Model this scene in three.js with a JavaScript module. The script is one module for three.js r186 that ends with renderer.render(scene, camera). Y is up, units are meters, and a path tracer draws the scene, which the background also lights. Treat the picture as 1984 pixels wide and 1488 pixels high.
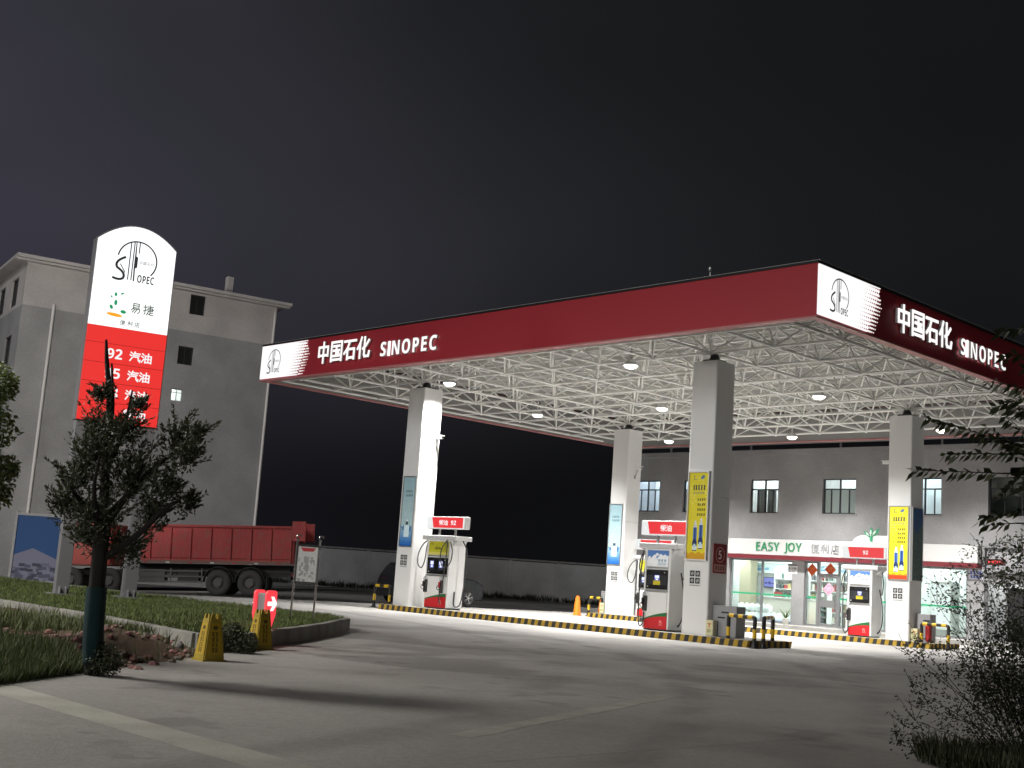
import * as THREE from 'three';
import { mergeGeometries } from 'three/addons/utils/BufferGeometryUtils.js';
import { RoundedBoxGeometry } from 'three/addons/geometries/RoundedBoxGeometry.js';
import { TextGeometry } from 'three/addons/geometries/TextGeometry.js';
import { FontLoader } from 'three/addons/loaders/FontLoader.js';
import { RectAreaLightUniformsLib } from 'three/addons/lights/RectAreaLightUniformsLib.js';

// ------------------------------------------------------------------ camera, sky, moon, exposure
RectAreaLightUniformsLib.init();
const scene = new THREE.Scene();
const renderer = new THREE.WebGLRenderer({ antialias: true });
renderer.toneMapping = THREE.LinearToneMapping;
renderer.toneMappingExposure = 1;
renderer.shadowMap.enabled = true;

const YAW = 0.8017, PITCH = 0.1549, ROLL = 0.0682;
const camera = new THREE.PerspectiveCamera(34.43, 1024 / 768, 0.1, 900);
{
  const f = new THREE.Vector3(-Math.sin(YAW) * Math.cos(PITCH), Math.sin(PITCH), -Math.cos(YAW) * Math.cos(PITCH));
  const r0 = new THREE.Vector3(Math.cos(YAW), 0, -Math.sin(YAW)), u0 = r0.clone().cross(f);
  camera.position.set(13.27, 1.15, 21.18);
  camera.up.copy(u0.multiplyScalar(Math.cos(ROLL)).addScaledVector(r0, -Math.sin(ROLL)));
  camera.lookAt(camera.position.clone().add(f));
}

// seeded numbers and tileable noise
let seed = 7;
const rnd = () => { seed = (seed + 0x6d2b79f5) | 0; let t = Math.imul(seed ^ (seed >>> 15), 1 | seed); t = (t + Math.imul(t ^ (t >>> 7), 61 | t)) ^ t; return ((t ^ (t >>> 14)) >>> 0) / 4294967296; };
const rr = (a, b) => a + (b - a) * rnd();
const clamp = (x, a = 0, b = 1) => Math.min(b, Math.max(a, x));
const smooth = (a, b, x) => { const t = clamp((x - a) / (b - a)); return t * t * (3 - 2 * t); };
const hash2 = (x, y, s = 0) => { let h = Math.imul(x, 374761393) ^ Math.imul(y, 668265263) ^ Math.imul(s, 2147483647 - 977); h = Math.imul(h ^ (h >>> 13), 1274126177); return ((h ^ (h >>> 16)) >>> 0) / 4294967296; };
function vnoise(x, y, p, s) {                     // value noise that repeats every p cells
  const ix = Math.floor(x), iy = Math.floor(y), fx = x - ix, fy = y - iy, w = (n) => ((n % p) + p) % p;
  const u = fx * fx * (3 - 2 * fx), v = fy * fy * (3 - 2 * fy);
  const a = hash2(w(ix), w(iy), s), b = hash2(w(ix + 1), w(iy), s), c = hash2(w(ix), w(iy + 1), s), d = hash2(w(ix + 1), w(iy + 1), s);
  return a + (b - a) * u + (c - a) * v + (a - b - c + d) * u * v;
}
const fbm = (x, y, p, s, oct = 5) => { let a = 0.5, t = 0, n = 0; for (let i = 0; i < oct; i++) { t += a * vnoise(x, y, p, s + i); n += a; a *= 0.5; x *= 2; y *= 2; p *= 2; } return t / n; };

// night sky: a dim overcast glow, a little brighter and more violet over the town to the left
{
  const W = 512, H = 256, d = new Float32Array(W * H * 4);
  for (let j = 0; j < H; j++) for (let i = 0; i < W; i++) {
    const el = ((j + 0.5) / H - 0.5) * Math.PI, az = ((i + 0.5) / W - 0.5) * 2 * Math.PI;
    const dx = Math.cos(az) * Math.cos(el), dz = Math.sin(az) * Math.cos(el);
    const town = clamp(0.5 + 0.5 * (dx * -0.98 + dz * -0.2));            // towards the town
    const n = 0.6 + 0.8 * fbm((i / W) * 14, (j / H) * 14, 14, 31, 5);
    const far = Math.pow(town, 16), k = (0.0078 + 0.058 * far) * (0.14 + 0.86 * smooth(0.04, 0.27, Math.abs(el))) * n, o = (j * W + i) * 4;
    d[o] = k * (0.93 + 0.1 * far); d[o + 1] = k * (0.98 - 0.05 * far); d[o + 2] = k * (1.1 + 0.3 * far); d[o + 3] = 1;
  }
  const t = new THREE.DataTexture(d, W, H, THREE.RGBAFormat, THREE.FloatType);
  t.mapping = THREE.EquirectangularReflectionMapping; t.magFilter = THREE.LinearFilter; t.needsUpdate = true;
  scene.background = t; scene.environment = t;
}
const moon = new THREE.DirectionalLight(new THREE.Color(0.98, 0.985, 1), 0.72);
moon.name = 'moon'; moon.position.set(-6.5, 22.5, 50); moon.target.position.set(-10, 0, 0);
moon.castShadow = true; moon.shadow.radius = 40; moon.shadow.mapSize.set(2048, 2048);
Object.assign(moon.shadow.camera, { left: -60, right: 60, top: 60, bottom: -60, near: 1, far: 160 });
scene.add(moon, moon.target);

// ------------------------------------------------------------------ helpers
const V = (x, y, z) => new THREE.Vector3(x, y, z);
const taken = new Map();
const numbered = (n) => { const k = taken.get(n) ?? 0; taken.set(n, k + 1); return k ? n + '_' + String(k).padStart(3, '0') : n; };
const shadows = (m) => { m.castShadow = m.receiveShadow = true; return m; };
function tag(o, label, category, group) { o.userData.label = label; o.userData.category = category; if (group) o.userData.group = group; return o; }
function thing(name, label, category, p = [0, 0, 0], turn = 0, group) {
  const o = new THREE.Group(); o.name = numbered(name); o.position.set(...p); o.rotation.y = turn; scene.add(o); return tag(o, label, category, group);
}
function part(name, geo, mat, parent, p) { const m = shadows(new THREE.Mesh(geo, mat)); m.name = name; if (p) m.position.set(...p); parent.add(m); return m; }
function single(name, geo, mat, label, category, group, p) { const m = shadows(new THREE.Mesh(geo, mat)); m.name = numbered(name); if (p) m.position.set(...p); scene.add(m); return tag(m, label, category, group); }
function struct(name, geo, mat) { const m = shadows(new THREE.Mesh(geo, mat)); m.name = numbered(name); m.userData.kind = 'structure'; scene.add(m); return m; }
function copy(o, p, turn, label) { const c = o.clone(); c.name = numbered(o.name.replace(/_\d\d\d$/, '')); c.userData = { ...o.userData, label: label ?? o.userData.label }; c.position.set(...p); if (turn !== undefined) c.rotation.y = turn; scene.add(c); return c; }
// texture coordinates in metres, by the side a face looks to
function uvm(g, s = 1) {
  g = g.index ? g.toNonIndexed() : g;
  const p = g.attributes.position, n = g.attributes.normal, uv = new Float32Array(p.count * 2);
  for (let i = 0; i < p.count; i++) {
    const ax = Math.abs(n.getX(i)), ay = Math.abs(n.getY(i)), az = Math.abs(n.getZ(i));
    const [u, v] = ay >= ax && ay >= az ? [p.getX(i), p.getZ(i)] : ax > az ? [p.getZ(i), p.getY(i)] : [p.getX(i), p.getY(i)];
    uv[2 * i] = u * s; uv[2 * i + 1] = v * s;
  }
  g.setAttribute('uv', new THREE.BufferAttribute(uv, 2));
  return g;
}
const box = (w, h, d, x = 0, y = 0, z = 0) => new THREE.BoxGeometry(w, h, d).translate(x, y, z);
const span = (x0, x1, y0, y1, z0, z1) => box(Math.abs(x1 - x0), Math.abs(y1 - y0), Math.abs(z1 - z0), (x0 + x1) / 2, (y0 + y1) / 2, (z0 + z1) / 2);
const rbox = (w, h, d, r, x = 0, y = 0, z = 0, s = 2) => new RoundedBoxGeometry(w, h, d, s, r).translate(x, y, z);
const plane = (w, h, x = 0, y = 0, z = 0) => new THREE.PlaneGeometry(w, h).translate(x, y, z);
const cyl = (r0, r1, h, n = 16) => new THREE.CylinderGeometry(r0, r1, h, n);
const merge = (list) => mergeGeometries(list.map((g) => { const c = g.index ? g.toNonIndexed() : g; for (const k of Object.keys(c.attributes)) if (!['position', 'normal', 'uv'].includes(k)) c.deleteAttribute(k); return c; }));
function rod(a, b, r, n = 8, r2 = r) {                                   // a bar from a to b
  const d = b.clone().sub(a), g = new THREE.CylinderGeometry(r2, r, d.length(), n);
  return g.applyQuaternion(new THREE.Quaternion().setFromUnitVectors(V(0, 1, 0), d.normalize())).translate((a.x + b.x) / 2, (a.y + b.y) / 2, (a.z + b.z) / 2);
}
const tube = (pts, r, seg = 24, n = 8) => new THREE.TubeGeometry(new THREE.CatmullRomCurve3(pts.map((p) => V(...p))), seg, r, n);

// ------------------------------------------------------------------ textures and materials
function dataTex(n, fn, { color = true, repeat = 1 } = {}) {
  const d = new Uint8Array(n * n * 4);
  for (let j = 0; j < n; j++) for (let i = 0; i < n; i++) { const c = fn(i / n, j / n), o = (j * n + i) * 4; for (let k = 0; k < 3; k++) d[o + k] = clamp(Array.isArray(c) ? c[k] : c) * 255; d[o + 3] = 255; }
  const t = new THREE.DataTexture(d, n, n); t.wrapS = t.wrapT = THREE.RepeatWrapping; t.magFilter = THREE.LinearFilter; t.minFilter = THREE.LinearMipmapLinearFilter; t.generateMipmaps = true;
  if (color) t.colorSpace = THREE.SRGBColorSpace; t.repeat.set(repeat, repeat); t.needsUpdate = true; return t;
}
function canvasTex(w, h, draw) {
  const c = document.createElement('canvas'); c.width = w; c.height = h; const g = c.getContext('2d'); g.lineCap = 'round'; g.lineJoin = 'round'; draw(g, w, h);
  const t = new THREE.CanvasTexture(c); t.colorSpace = THREE.SRGBColorSpace; t.anisotropy = 8; return t;
}
const lin = (r, g, b) => new THREE.Color().setRGB(r, g, b);
const std = (c, roughness = 0.6, o = {}) => new THREE.MeshStandardMaterial({ color: Array.isArray(c) ? lin(...c) : c, roughness, ...o });
const print = (t, roughness = 0.5, o = {}) => new THREE.MeshStandardMaterial({ map: t, roughness, ...o });
const glow = (t, k = 1, o = {}) => new THREE.MeshStandardMaterial({ color: lin(0.02, 0.02, 0.02), emissive: lin(1, 1, 1), emissiveMap: t, emissiveIntensity: k, roughness: 0.35, ...o });
const lamp = (c, k = 1) => new THREE.MeshStandardMaterial({ color: lin(0.05, 0.05, 0.05), emissive: lin(...c), emissiveIntensity: k, roughness: 0.4 });
const grain = dataTex(256, (u, v) => 0.55 * fbm(u * 16, v * 16, 16, 3, 4) + 0.45 * hash2((u * 256) | 0, (v * 256) | 0, 5), { color: false });
const blotch = dataTex(256, (u, v) => { const n = 0.8 + 0.16 * (fbm(u * 5, v * 5, 5, 11, 5) - 0.5) + 0.08 * (hash2((u * 256) | 0, (v * 256) | 0, 9) - 0.5); return [n, n, n]; });
const repeatOf = (t, k) => { const c = t.clone(); c.repeat.set(k, k); c.needsUpdate = true; return c; };
const rough = (c, r = 0.85, k = 0.35, b = 0.004, kb = 1.2) => std(c, r, { map: repeatOf(blotch, k), bumpMap: repeatOf(grain, kb), bumpScale: b });
const M = {
  white: std([0.72, 0.72, 0.7], 0.38), panel: std([0.74, 0.74, 0.73], 0.35, { bumpMap: repeatOf(grain, 0.6), bumpScale: 0.0006 }), steel: std([0.55, 0.55, 0.54], 0.32, { metalness: 0.85 }), paint: std([0.74, 0.73, 0.69], 0.45),
  grey: std([0.27, 0.27, 0.28], 0.5), dark: std([0.03, 0.03, 0.032], 0.5), black: std([0.012, 0.012, 0.013], 0.45), rubber: std([0.035, 0.035, 0.036], 0.6), red: std([0.4, 0.018, 0.022], 0.4), yellow: std([0.62, 0.4, 0.02], 0.45),
  signRed: std([0.45, 0.028, 0.042], 0.5), orange: std([0.85, 0.24, 0.02], 0.5), green: std([0.03, 0.2, 0.07], 0.5), concrete: rough([0.48, 0.47, 0.44], 0.9, 0.5, 0.004), kerb: rough([0.4, 0.39, 0.36], 0.9, 0.7, 0.006),
  wallGrey: rough([0.46, 0.455, 0.46], 0.9, 0.22, 0.004), wallPale: rough([0.55, 0.52, 0.5], 0.9, 0.22, 0.003), glass: new THREE.MeshPhysicalMaterial({ color: lin(0.95, 1, 0.98), transmission: 1, thickness: 0, roughness: 0.03, ior: 1.5 }),
  chrome: std([0.75, 0.75, 0.74], 0.2, { metalness: 1 }), kerbYellow: rough([0.58, 0.37, 0.03], 0.7, 1.5, 0.002), kerbBlack: rough([0.035, 0.033, 0.03], 0.7, 1.5, 0.002), alu: std([0.2, 0.2, 0.205], 0.45, { metalness: 0.3 }),
};

// ------------------------------------------------------------------ characters drawn stroke by stroke (box 100 x 100, y down)
const WATER = [[[9, 10], [22, 20]], [[4, 36], [18, 44]], [[6, 91], [24, 62]]];
const GLYPH = {
  中: [[[50, 2], [50, 98]], [[14, 24], [14, 67]], [[14, 24], [86, 24], [86, 67]], [[14, 64], [86, 64]]],
  国: [[[10, 8], [10, 96]], [[10, 8], [90, 8], [90, 96]], [[10, 91], [90, 91]], [[27, 27], [73, 27]], [[28, 48], [72, 48]], [[25, 73], [75, 73]], [[50, 27], [50, 73]], [[62, 56], [70, 64]]],
  石: [[[6, 12], [94, 12]], [[46, 12], [34, 42], [8, 68]], [[33, 50], [33, 96]], [[33, 50], [84, 50], [84, 96]], [[33, 90], [84, 90]]],
  化: [[[32, 4], [22, 30], [5, 54]], [[24, 32], [24, 97]], [[88, 20], [68, 42], [46, 56]], [[57, 5], [57, 84], [63, 92], [90, 92], [95, 72]]],
  易: [[[26, 8], [26, 46]], [[26, 8], [76, 8], [76, 46]], [[26, 27], [76, 27]], [[26, 46], [76, 46]], [[26, 50], [10, 72]], [[22, 58], [86, 58], [80, 90], [68, 94]], [[42, 60], [18, 92]], [[62, 60], [38, 96]]],
  捷: [[[4, 26], [32, 26]], [[20, 4], [20, 88], [12, 92]], [[4, 64], [34, 50]], [[40, 18], [94, 18]], [[46, 32], [88, 32], [88, 58]], [[38, 45], [98, 45]], [[46, 58], [88, 58]], [[66, 4], [66, 90]], [[66, 74], [90, 74]], [[50, 66], [36, 96]], [[46, 82], [62, 92], [98, 96]]],
  便: [[[24, 4], [8, 44]], [[18, 32], [18, 96]], [[34, 12], [96, 12]], [[42, 26], [42, 62]], [[42, 26], [88, 26], [88, 62]], [[42, 44], [88, 44]], [[42, 62], [88, 62]], [[64, 12], [60, 74], [34, 96]], [[44, 70], [98, 96]]],
  利: [[[48, 6], [16, 16]], [[6, 34], [58, 34]], [[34, 14], [34, 96]], [[32, 38], [6, 72]], [[36, 42], [58, 64]], [[72, 16], [72, 70]], [[92, 6], [92, 92], [80, 88]]],
  店: [[[50, 2], [54, 12]], [[10, 16], [94, 16]], [[14, 16], [12, 60], [4, 96]], [[52, 26], [52, 60]], [[52, 42], [86, 42]], [[30, 62], [30, 96]], [[30, 62], [84, 62], [84, 96]], [[30, 92], [84, 92]]],
  汽: [...WATER, [[46, 4], [32, 36]], [[42, 18], [94, 18]], [[44, 36], [88, 36]], [[36, 52], [80, 52], [82, 80], [96, 94], [98, 78]]],
  油: [...WATER, [[37, 28], [37, 95]], [[37, 28], [92, 28], [92, 95]], [[37, 58], [92, 58]], [[37, 90], [92, 90]], [[64, 6], [64, 90]]],
  柴: [[[24, 8], [24, 40]], [[24, 23], [42, 23]], [[8, 18], [8, 42]], [[4, 44], [48, 37]], [[88, 12], [58, 24]], [[58, 4], [58, 40], [92, 40], [95, 27]], [[5, 58], [95, 58]], [[50, 48], [50, 98]], [[46, 62], [12, 90]], [[54, 62], [90, 90]]],
};
function glyphs(g, s, x, y, h, color, w = 9, gap = 1.06) {                // on a canvas, top left at x, y
  g.strokeStyle = color; g.lineWidth = (w * h) / 100; g.lineCap = 'square'; g.lineJoin = 'miter';
  for (const ch of s) { for (const st of GLYPH[ch] ?? []) { g.beginPath(); st.forEach(([a, b], i) => g[i ? 'lineTo' : 'moveTo'](x + (a * h) / 100, y + (b * h) / 100)); g.stroke(); } x += h * gap; }
  g.lineCap = 'round'; g.lineJoin = 'round';
}
function glyphGeo(ch, h, w, depth) {                                      // raised character, lower left at 0, 0
  const out = []; let k = 0;
  for (const st of GLYPH[ch]) for (let i = 1; i < st.length; i++) {
    const [x0, y0] = st[i - 1], [x1, y1] = st[i], a = Math.atan2(y0 - y1, x1 - x0), l = Math.hypot(x1 - x0, y1 - y0) + w * 0.9;
    out.push(new THREE.BoxGeometry((l * h) / 100, (w * h) / 100, depth + k * 0.0012).rotateZ(a).translate((((x0 + x1) / 2) * h) / 100, ((100 - (y0 + y1) / 2) * h) / 100, (depth + k * 0.0012) / 2)); k++;
  }
  return merge(out);
}
const font = await new FontLoader().loadAsync('fonts/droid/droid_sans_bold.typeface.json');
const faceAndBody = (faceG, bodyG, face, body, put) => { const b = put(bodyG, body); const f = part('lit_face', faceG, face, b); return f; };
const letterGeo = (s, size, depth) => new TextGeometry(s, { font, size, depth, curveSegments: 5, bevelEnabled: true, bevelThickness: 0.004, bevelSize: size * 0.035, bevelSegments: 1 });
const thinFont = await new FontLoader().loadAsync('fonts/droid/droid_sans_regular.typeface.json');
const thinGeo = (s, size, depth) => new TextGeometry(s, { font: thinFont, size, depth, curveSegments: 6, bevelEnabled: true, bevelThickness: 0.004, bevelSize: size * 0.022, bevelSegments: 1 });

// the round emblem: ring, three uprights, a swan-like S and the word below
function emblem(g, x, y, s, ink = '#26282a') {
  const P = (a, b) => [x + (a * s) / 100, y + (b * s) / 100];
  g.strokeStyle = ink; g.fillStyle = ink;
  g.lineWidth = s * 0.03; g.beginPath(); g.arc(...P(54, 47), s * 0.41, Math.PI * 1.05, Math.PI * 2.22); g.stroke();
  for (const [a, b, c] of [[38, 12, 90], [45, 9, 90], [56, 6, 30]]) { g.lineWidth = s * 0.022; g.beginPath(); g.moveTo(...P(a, b)); g.lineTo(...P(a, c)); g.stroke(); }
  g.beginPath(); g.moveTo(...P(48, 8)); g.lineTo(...P(50, 8)); g.lineTo(...P(51, 38)); g.lineTo(...P(55, 40)); g.lineTo(...P(55, 62)); g.lineTo(...P(51, 64)); g.lineTo(...P(52, 92)); g.lineTo(...P(49, 92)); g.lineTo(...P(48, 64)); g.closePath(); g.fill();
  g.lineWidth = s * 0.05; g.beginPath(); g.moveTo(...P(28, 44)); g.quadraticCurveTo(...P(6, 56), ...P(14, 68)); g.quadraticCurveTo(...P(34, 78), ...P(28, 89)); g.quadraticCurveTo(...P(22, 95), ...P(8, 91)); g.stroke();
  g.lineWidth = s * 0.02; g.beginPath(); g.moveTo(...P(20, 60)); g.lineTo(...P(31, 76)); g.stroke();
  g.fillStyle = ink; g.font = `bold ${s * 0.22}px sans-serif`; g.save(); g.translate(...P(57, 93)); g.scale(0.66, 1.05); g.fillText('OPEC', 0, 0); g.restore();
  glyphs(g, '中国石化', ...P(58, 46), s * 0.078, ink, 7);
}

// ------------------------------------------------------------------ ground
const groundY = (x, z) => {
  const s = (x + 33) * -0.7 + (z + 8) * 0.71;
  return -0.35 * smooth(-20, -30, x) - 0.05 * clamp(s, 0, 14) * smooth(-24, -31, x);
};
const srgb = (x) => (x <= 0.0031308 ? 12.92 * x : 1.055 * Math.pow(x, 1 / 2.4) - 0.055);
const pavingMap = dataTex(2048, (u, v) => {
  const x = u * 64 - 46, z = v * 64 - 44;
  const big = fbm(u * 9, v * 9, 9, 41, 4), mid = fbm(u * 40, v * 40, 40, 47, 4), fine = hash2((u * 2048) | 0, (v * 2048) | 0, 3);
  let a = 0.31 + 0.17 * (big - 0.5) + 0.13 * (mid - 0.5) + 0.05 * (fine - 0.5);
  // oil drips and tyre dirt, in ragged patches
  const oil = smooth(0.6, 0.74, fbm(u * 26 + 3, v * 26, 26, 61, 5)) * smooth(0.42, 0.6, big + 0.1);
  a *= 1 - 0.3 * oil; a *= 1 - 0.22 * smooth(0.66, 0.72, fbm(u * 150, v * 150, 150, 63, 3)) * smooth(0.5, 0.62, fbm(u * 30, v * 30, 30, 65, 3));   // small drips
  const spill = smooth(0.5, 0.62, fbm(u * 34, v * 34, 34, 77, 5) + 0.22 * Math.exp(-(((x - 0.4) / 2.6) ** 2 + ((z - 10.6) / 1.3) ** 2)) - 0.06);
  a *= 1 - 0.38 * spill * Math.exp(-(((x - 0.2) / 4.2) ** 2 + ((z - 10.4) / 3.2) ** 2));
  for (const [cx, cz, R, w] of [[-16, 26, 24.6, 0.34], [-16, 26, 26.3, 0.34], [-20, 24, 30.5, 0.4], [24, -12, 26, 0.4]]) {   // curved tyre tracks
    const d = Math.abs(Math.hypot(x - cx, z - cz) - R + 0.5 * (mid - 0.5));
    a *= 1 - 0.22 * smooth(w, 0.05, d) * smooth(0.35, 0.6, fbm(u * 60, v * 60, 60, 91, 3));
  }
  const warm = 0.5 + 0.5 * fbm(u * 14, v * 14, 14, 17, 3);
  return [srgb(a * 1.03), srgb(a * (0.985 + 0.01 * warm)), srgb(a * (0.915 + 0.03 * warm))];
});
pavingMap.wrapS = pavingMap.wrapT = THREE.RepeatWrapping;
const paving = new THREE.MeshStandardMaterial({ map: pavingMap, roughness: 0.82, bumpMap: repeatOf(grain, 30), bumpScale: 0.006 });
function mapUV(g) { const p = g.attributes.position, uv = new Float32Array(p.count * 2); for (let i = 0; i < p.count; i++) { uv[2 * i] = (p.getX(i) + 46) / 64; uv[2 * i + 1] = (p.getZ(i) + 44) / 64; } g.setAttribute('uv', new THREE.BufferAttribute(uv, 2)); return g; }
{
  const g = new THREE.PlaneGeometry(800, 800, 400, 400).rotateX(-Math.PI / 2), p = g.attributes.position;
  for (let i = 0; i < p.count; i++) { const x = p.getX(i) - 20, z = p.getZ(i) - 20; p.setXYZ(i, x, groundY(x, z) - 0.035, z); }
  g.computeVertexNormals();
  struct('ground', mapUV(g), paving);
  const fore = new THREE.Group(); fore.name = 'forecourt'; fore.userData.kind = 'structure'; scene.add(fore);
  const XS = [-19.6, -15, -10.5, -6, -1.5, 3, 7.5, 12, 16.5], ZS = [-19.1, -14.5, -10, -5.5, -1.1, 3.4, 7.9, 12.4, 16.66, 21, 25];
  for (let i = 0; i + 1 < XS.length; i++) for (let j = 0; j + 1 < ZS.length; j++) {
    const t = 0;
    part('slab', mapUV(span(XS[i] + 0.0025, XS[i + 1] - 0.0025, -0.2, -t, ZS[j] + 0.0025, ZS[j + 1] - 0.0025)), paving, fore);
  }
  // worn pale band along the road edge, and an older stub of a line
  const band = (x0, z0, x1, z1, w, m) => {
    const n = 60, sh = new THREE.Shape(), d = V(x1 - x0, 0, z1 - z0), l = d.length(); d.normalize();
    const at = (t, s) => { const e = s * (w / 2) + 0.05 * (fbm(t * 14 + s, s * 3 + 5, 64, 23, 4) - 0.5); return [x0 + d.x * l * t - d.z * e, z0 + d.z * l * t + d.x * e]; };
    for (let i = 0; i <= n; i++) { const [x, z] = at(i / n, -1); i ? sh.lineTo(x, -z) : sh.moveTo(x, -z); }
    for (let i = n; i >= 0; i--) { const [x, z] = at(i / n, 1); sh.lineTo(x, -z); }
    return mapUV(new THREE.ExtrudeGeometry(sh, { depth: 0.034, bevelEnabled: false }).rotateX(-Math.PI / 2).translate(0, -0.0325, 0));
  };
  const worn = std([0.62, 0.61, 0.54], 0.85, { map: repeatOf(blotch, 40), bumpMap: repeatOf(grain, 30), bumpScale: 0.006 });
  struct('road_line', band(1.5, 16.86, 13.5, 16.98, 0.36), worn);
  struct('road_line', band(6.5, 14.9, 4.7, 10.2, 0.2), std([0.52, 0.51, 0.46], 0.85, { map: repeatOf(blotch, 60) }));
}

// ------------------------------------------------------------------ street lamps by the road, outside the frame on the left: they light the fascia, the verge and the road
function streetLamp(x, z, turn, label, cd, aim = [0, 0, -3.5], wide = 1.45) {
  const t = thing('street_lamp', label, 'street lamp', [x, 0, z], turn, 'street lamps along the road');
  part('pole', cyl(0.06, 0.1, 8.6, 12).translate(0, 4.3, 0), M.steel, t);
  part('base', cyl(0.18, 0.22, 0.3, 12).translate(0, 0.15, 0), M.grey, t);
  part('arm', tube([[0, 8.5, 0], [0, 8.9, -0.4], [0, 9.1, -1.4]], 0.045, 12), M.steel, t);
  part('head', rbox(0.3, 0.12, 0.72, 0.04, 0, 9.12, -1.7), M.grey, t);
  part('lens', box(0.22, 0.02, 0.5, 0, 9.05, -1.7), lamp([1, 0.86, 0.66], 4), t);
  const l = new THREE.SpotLight(lin(1, 0.96, 0.89), cd, 0, wide, 0.35, 2); l.position.set(0, 9.02, -1.7); l.target.position.set(...aim); l.castShadow = true; l.shadow.radius = 55; t.add(l, l.target);
}
streetLamp(-17, 26.5, 0, 'tall street lamp with a curved arm, farther along the road', 460);
streetLamp(-4, 21.2, 0, 'tall street lamp with a curved arm, nearer the road junction', 330);
streetLamp(-25, 10.5, 0.82, 'tall street lamp tilted towards the apartment block', 760, [0, 10, -12], 0.66);

// ------------------------------------------------------------------ canopy
const HB = 6.75, HT = 7.84, CW = 20, CD = 17.6;
const canopy = thing('fuel_canopy', 'large flat canopy with red fascia and white space-frame underside over the fuel pumps', 'canopy');
{
  const xs = Array.from({ length: 11 }, (_, k) => -0.9 - 1.775 * k), zs = Array.from({ length: 9 }, (_, k) => -0.6 - 1.93 * k);
  const tx = Array.from({ length: 10 }, (_, k) => -1.7875 - 1.775 * k), tz = Array.from({ length: 8 }, (_, k) => -1.565 - 1.93 * k);
  tx.unshift(-0.16); tx.push(-19.84); tz.unshift(-0.16); tz.push(-CD + 0.16);
  const yb = HB + 0.05, yt = HB + 0.98, bars = [], add = (a, b, r) => bars.push([V(...a), V(...b), r]);
  for (const z of zs) for (let i = 0; i + 1 < xs.length; i++) add([xs[i], yb, z], [xs[i + 1], yb, z], 0.037);
  for (const x of xs) for (let i = 0; i + 1 < zs.length; i++) add([x, yb, zs[i]], [x, yb, zs[i + 1]], 0.037);
  for (const z of tz) for (let i = 0; i + 1 < tx.length; i++) add([tx[i], yt, z], [tx[i + 1], yt, z], 0.03);
  for (const x of tx) for (let i = 0; i + 1 < tz.length; i++) add([x, yt, tz[i]], [x, yt, tz[i + 1]], 0.03);
  for (const [i, x] of xs.entries()) for (const [j, z] of zs.entries()) for (const a of [0, 1]) for (const b of [0, 1]) add([x, yb, z], [tx[i + a], yt, tz[j + b]], 0.027);
  for (let i = 0; i + 1 < zs.length; i++) { add([-19.7, yb + 0.02, zs[i]], [-19.7, yb + 0.02, zs[i + 1]], 0.034); add([-19.7, yb + 0.02, zs[i]], [xs[10], yb, zs[i]], 0.026); }
  const eye = camera.position.clone(), size = ([a, b, r]) => (b.distanceTo(a) * r) / a.clone().add(b).multiplyScalar(0.5).distanceTo(eye) ** 2;
  bars.sort((p, q) => size(q) - size(p));
  const unit = new THREE.CylinderGeometry(1, 1, 1, 7, 1, true), white = std([0.87, 0.865, 0.84], 0.5), up = V(0, 1, 0);
  bars.slice(0, 300).forEach(([a, b, r]) => {
    const m = part('truss_bar', unit, white, canopy), d = b.clone().sub(a);
    m.position.copy(a).add(b).multiplyScalar(0.5); m.scale.set(r, d.length(), r); m.quaternion.setFromUnitVectors(up, d.normalize());
  });
  const rest = part('truss_bars', merge(bars.slice(300).map(([a, b, r]) => rod(a, b, r, 6))), white, canopy); rest.userData.kind = 'stuff';
  const ball = new THREE.IcosahedronGeometry(0.062, 1), nodes = [];
  for (const x of xs) for (const z of zs) nodes.push(ball.clone().translate(x, yb, z));
  for (const x of tx) for (const z of tz) nodes.push(ball.clone().scale(0.8, 0.8, 0.8).translate(x, yt, z));
  part('truss_joints', merge(nodes), white, canopy).userData.kind = 'stuff';
  // roof: purlins and profiled sheets
  for (let k = 0; k < 12; k++) part('purlin', box(CW - 0.3, 0.1, 0.05, -CW / 2, yt + 0.11, -0.5 - k * 1.5), M.paint, canopy);
  const sheet = new THREE.Shape(); const n = 12; sheet.moveTo(-0.83, 0);
  for (let i = 0; i < n; i++) { const a = -0.83 + (1.66 * i) / n, w = 1.66 / n; sheet.lineTo(a + w * 0.6, 0); sheet.lineTo(a + w * 0.7, 0.045); sheet.lineTo(a + w * 0.9, 0.045); sheet.lineTo(a + w, 0); }
  sheet.lineTo(0.83, 0.06); sheet.lineTo(-0.83, 0.06);
  const sg = new THREE.ExtrudeGeometry(sheet, { depth: CD - 0.3, bevelEnabled: false }), tones = [0.42, 0.39, 0.45, 0.4].map((a) => std([a, a * 0.985, a * 0.96], 0.6));
  for (let k = 0; k < 12; k++) part('roof_sheet', sg, tones[(k * 7) % 4], canopy, [-0.87 - k * 1.66, yt + 0.165, -CD + 0.15]);
  // fascia on four sides, with a pale drip edge below
  const F = (name, g, m = M.signRed) => part(name, uvm(g), m, canopy);
  F('fascia', span(-CW, 0, HB, HT, -0.11, 0)); F('fascia', span(-0.11, 0, HB + 0.001, HT - 0.001, -CD, -0.111));
  F('fascia', span(-CW, -CW + 0.11, HB + 0.001, HT - 0.001, -CD, -0.111)); F('fascia', span(-CW + 0.111, -0.111, HB, HT, -CD, -CD + 0.11));
  const liner = std([0.26, 0.255, 0.25], 0.7);
  part('fascia_liner', span(-CW + 0.14, -0.14, HB + 0.01, HT - 0.02, -0.145, -0.116), liner, canopy); part('fascia_liner', span(-CW + 0.14, -0.14, HB + 0.01, HT - 0.02, -CD + 0.116, -CD + 0.145), liner, canopy);
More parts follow.
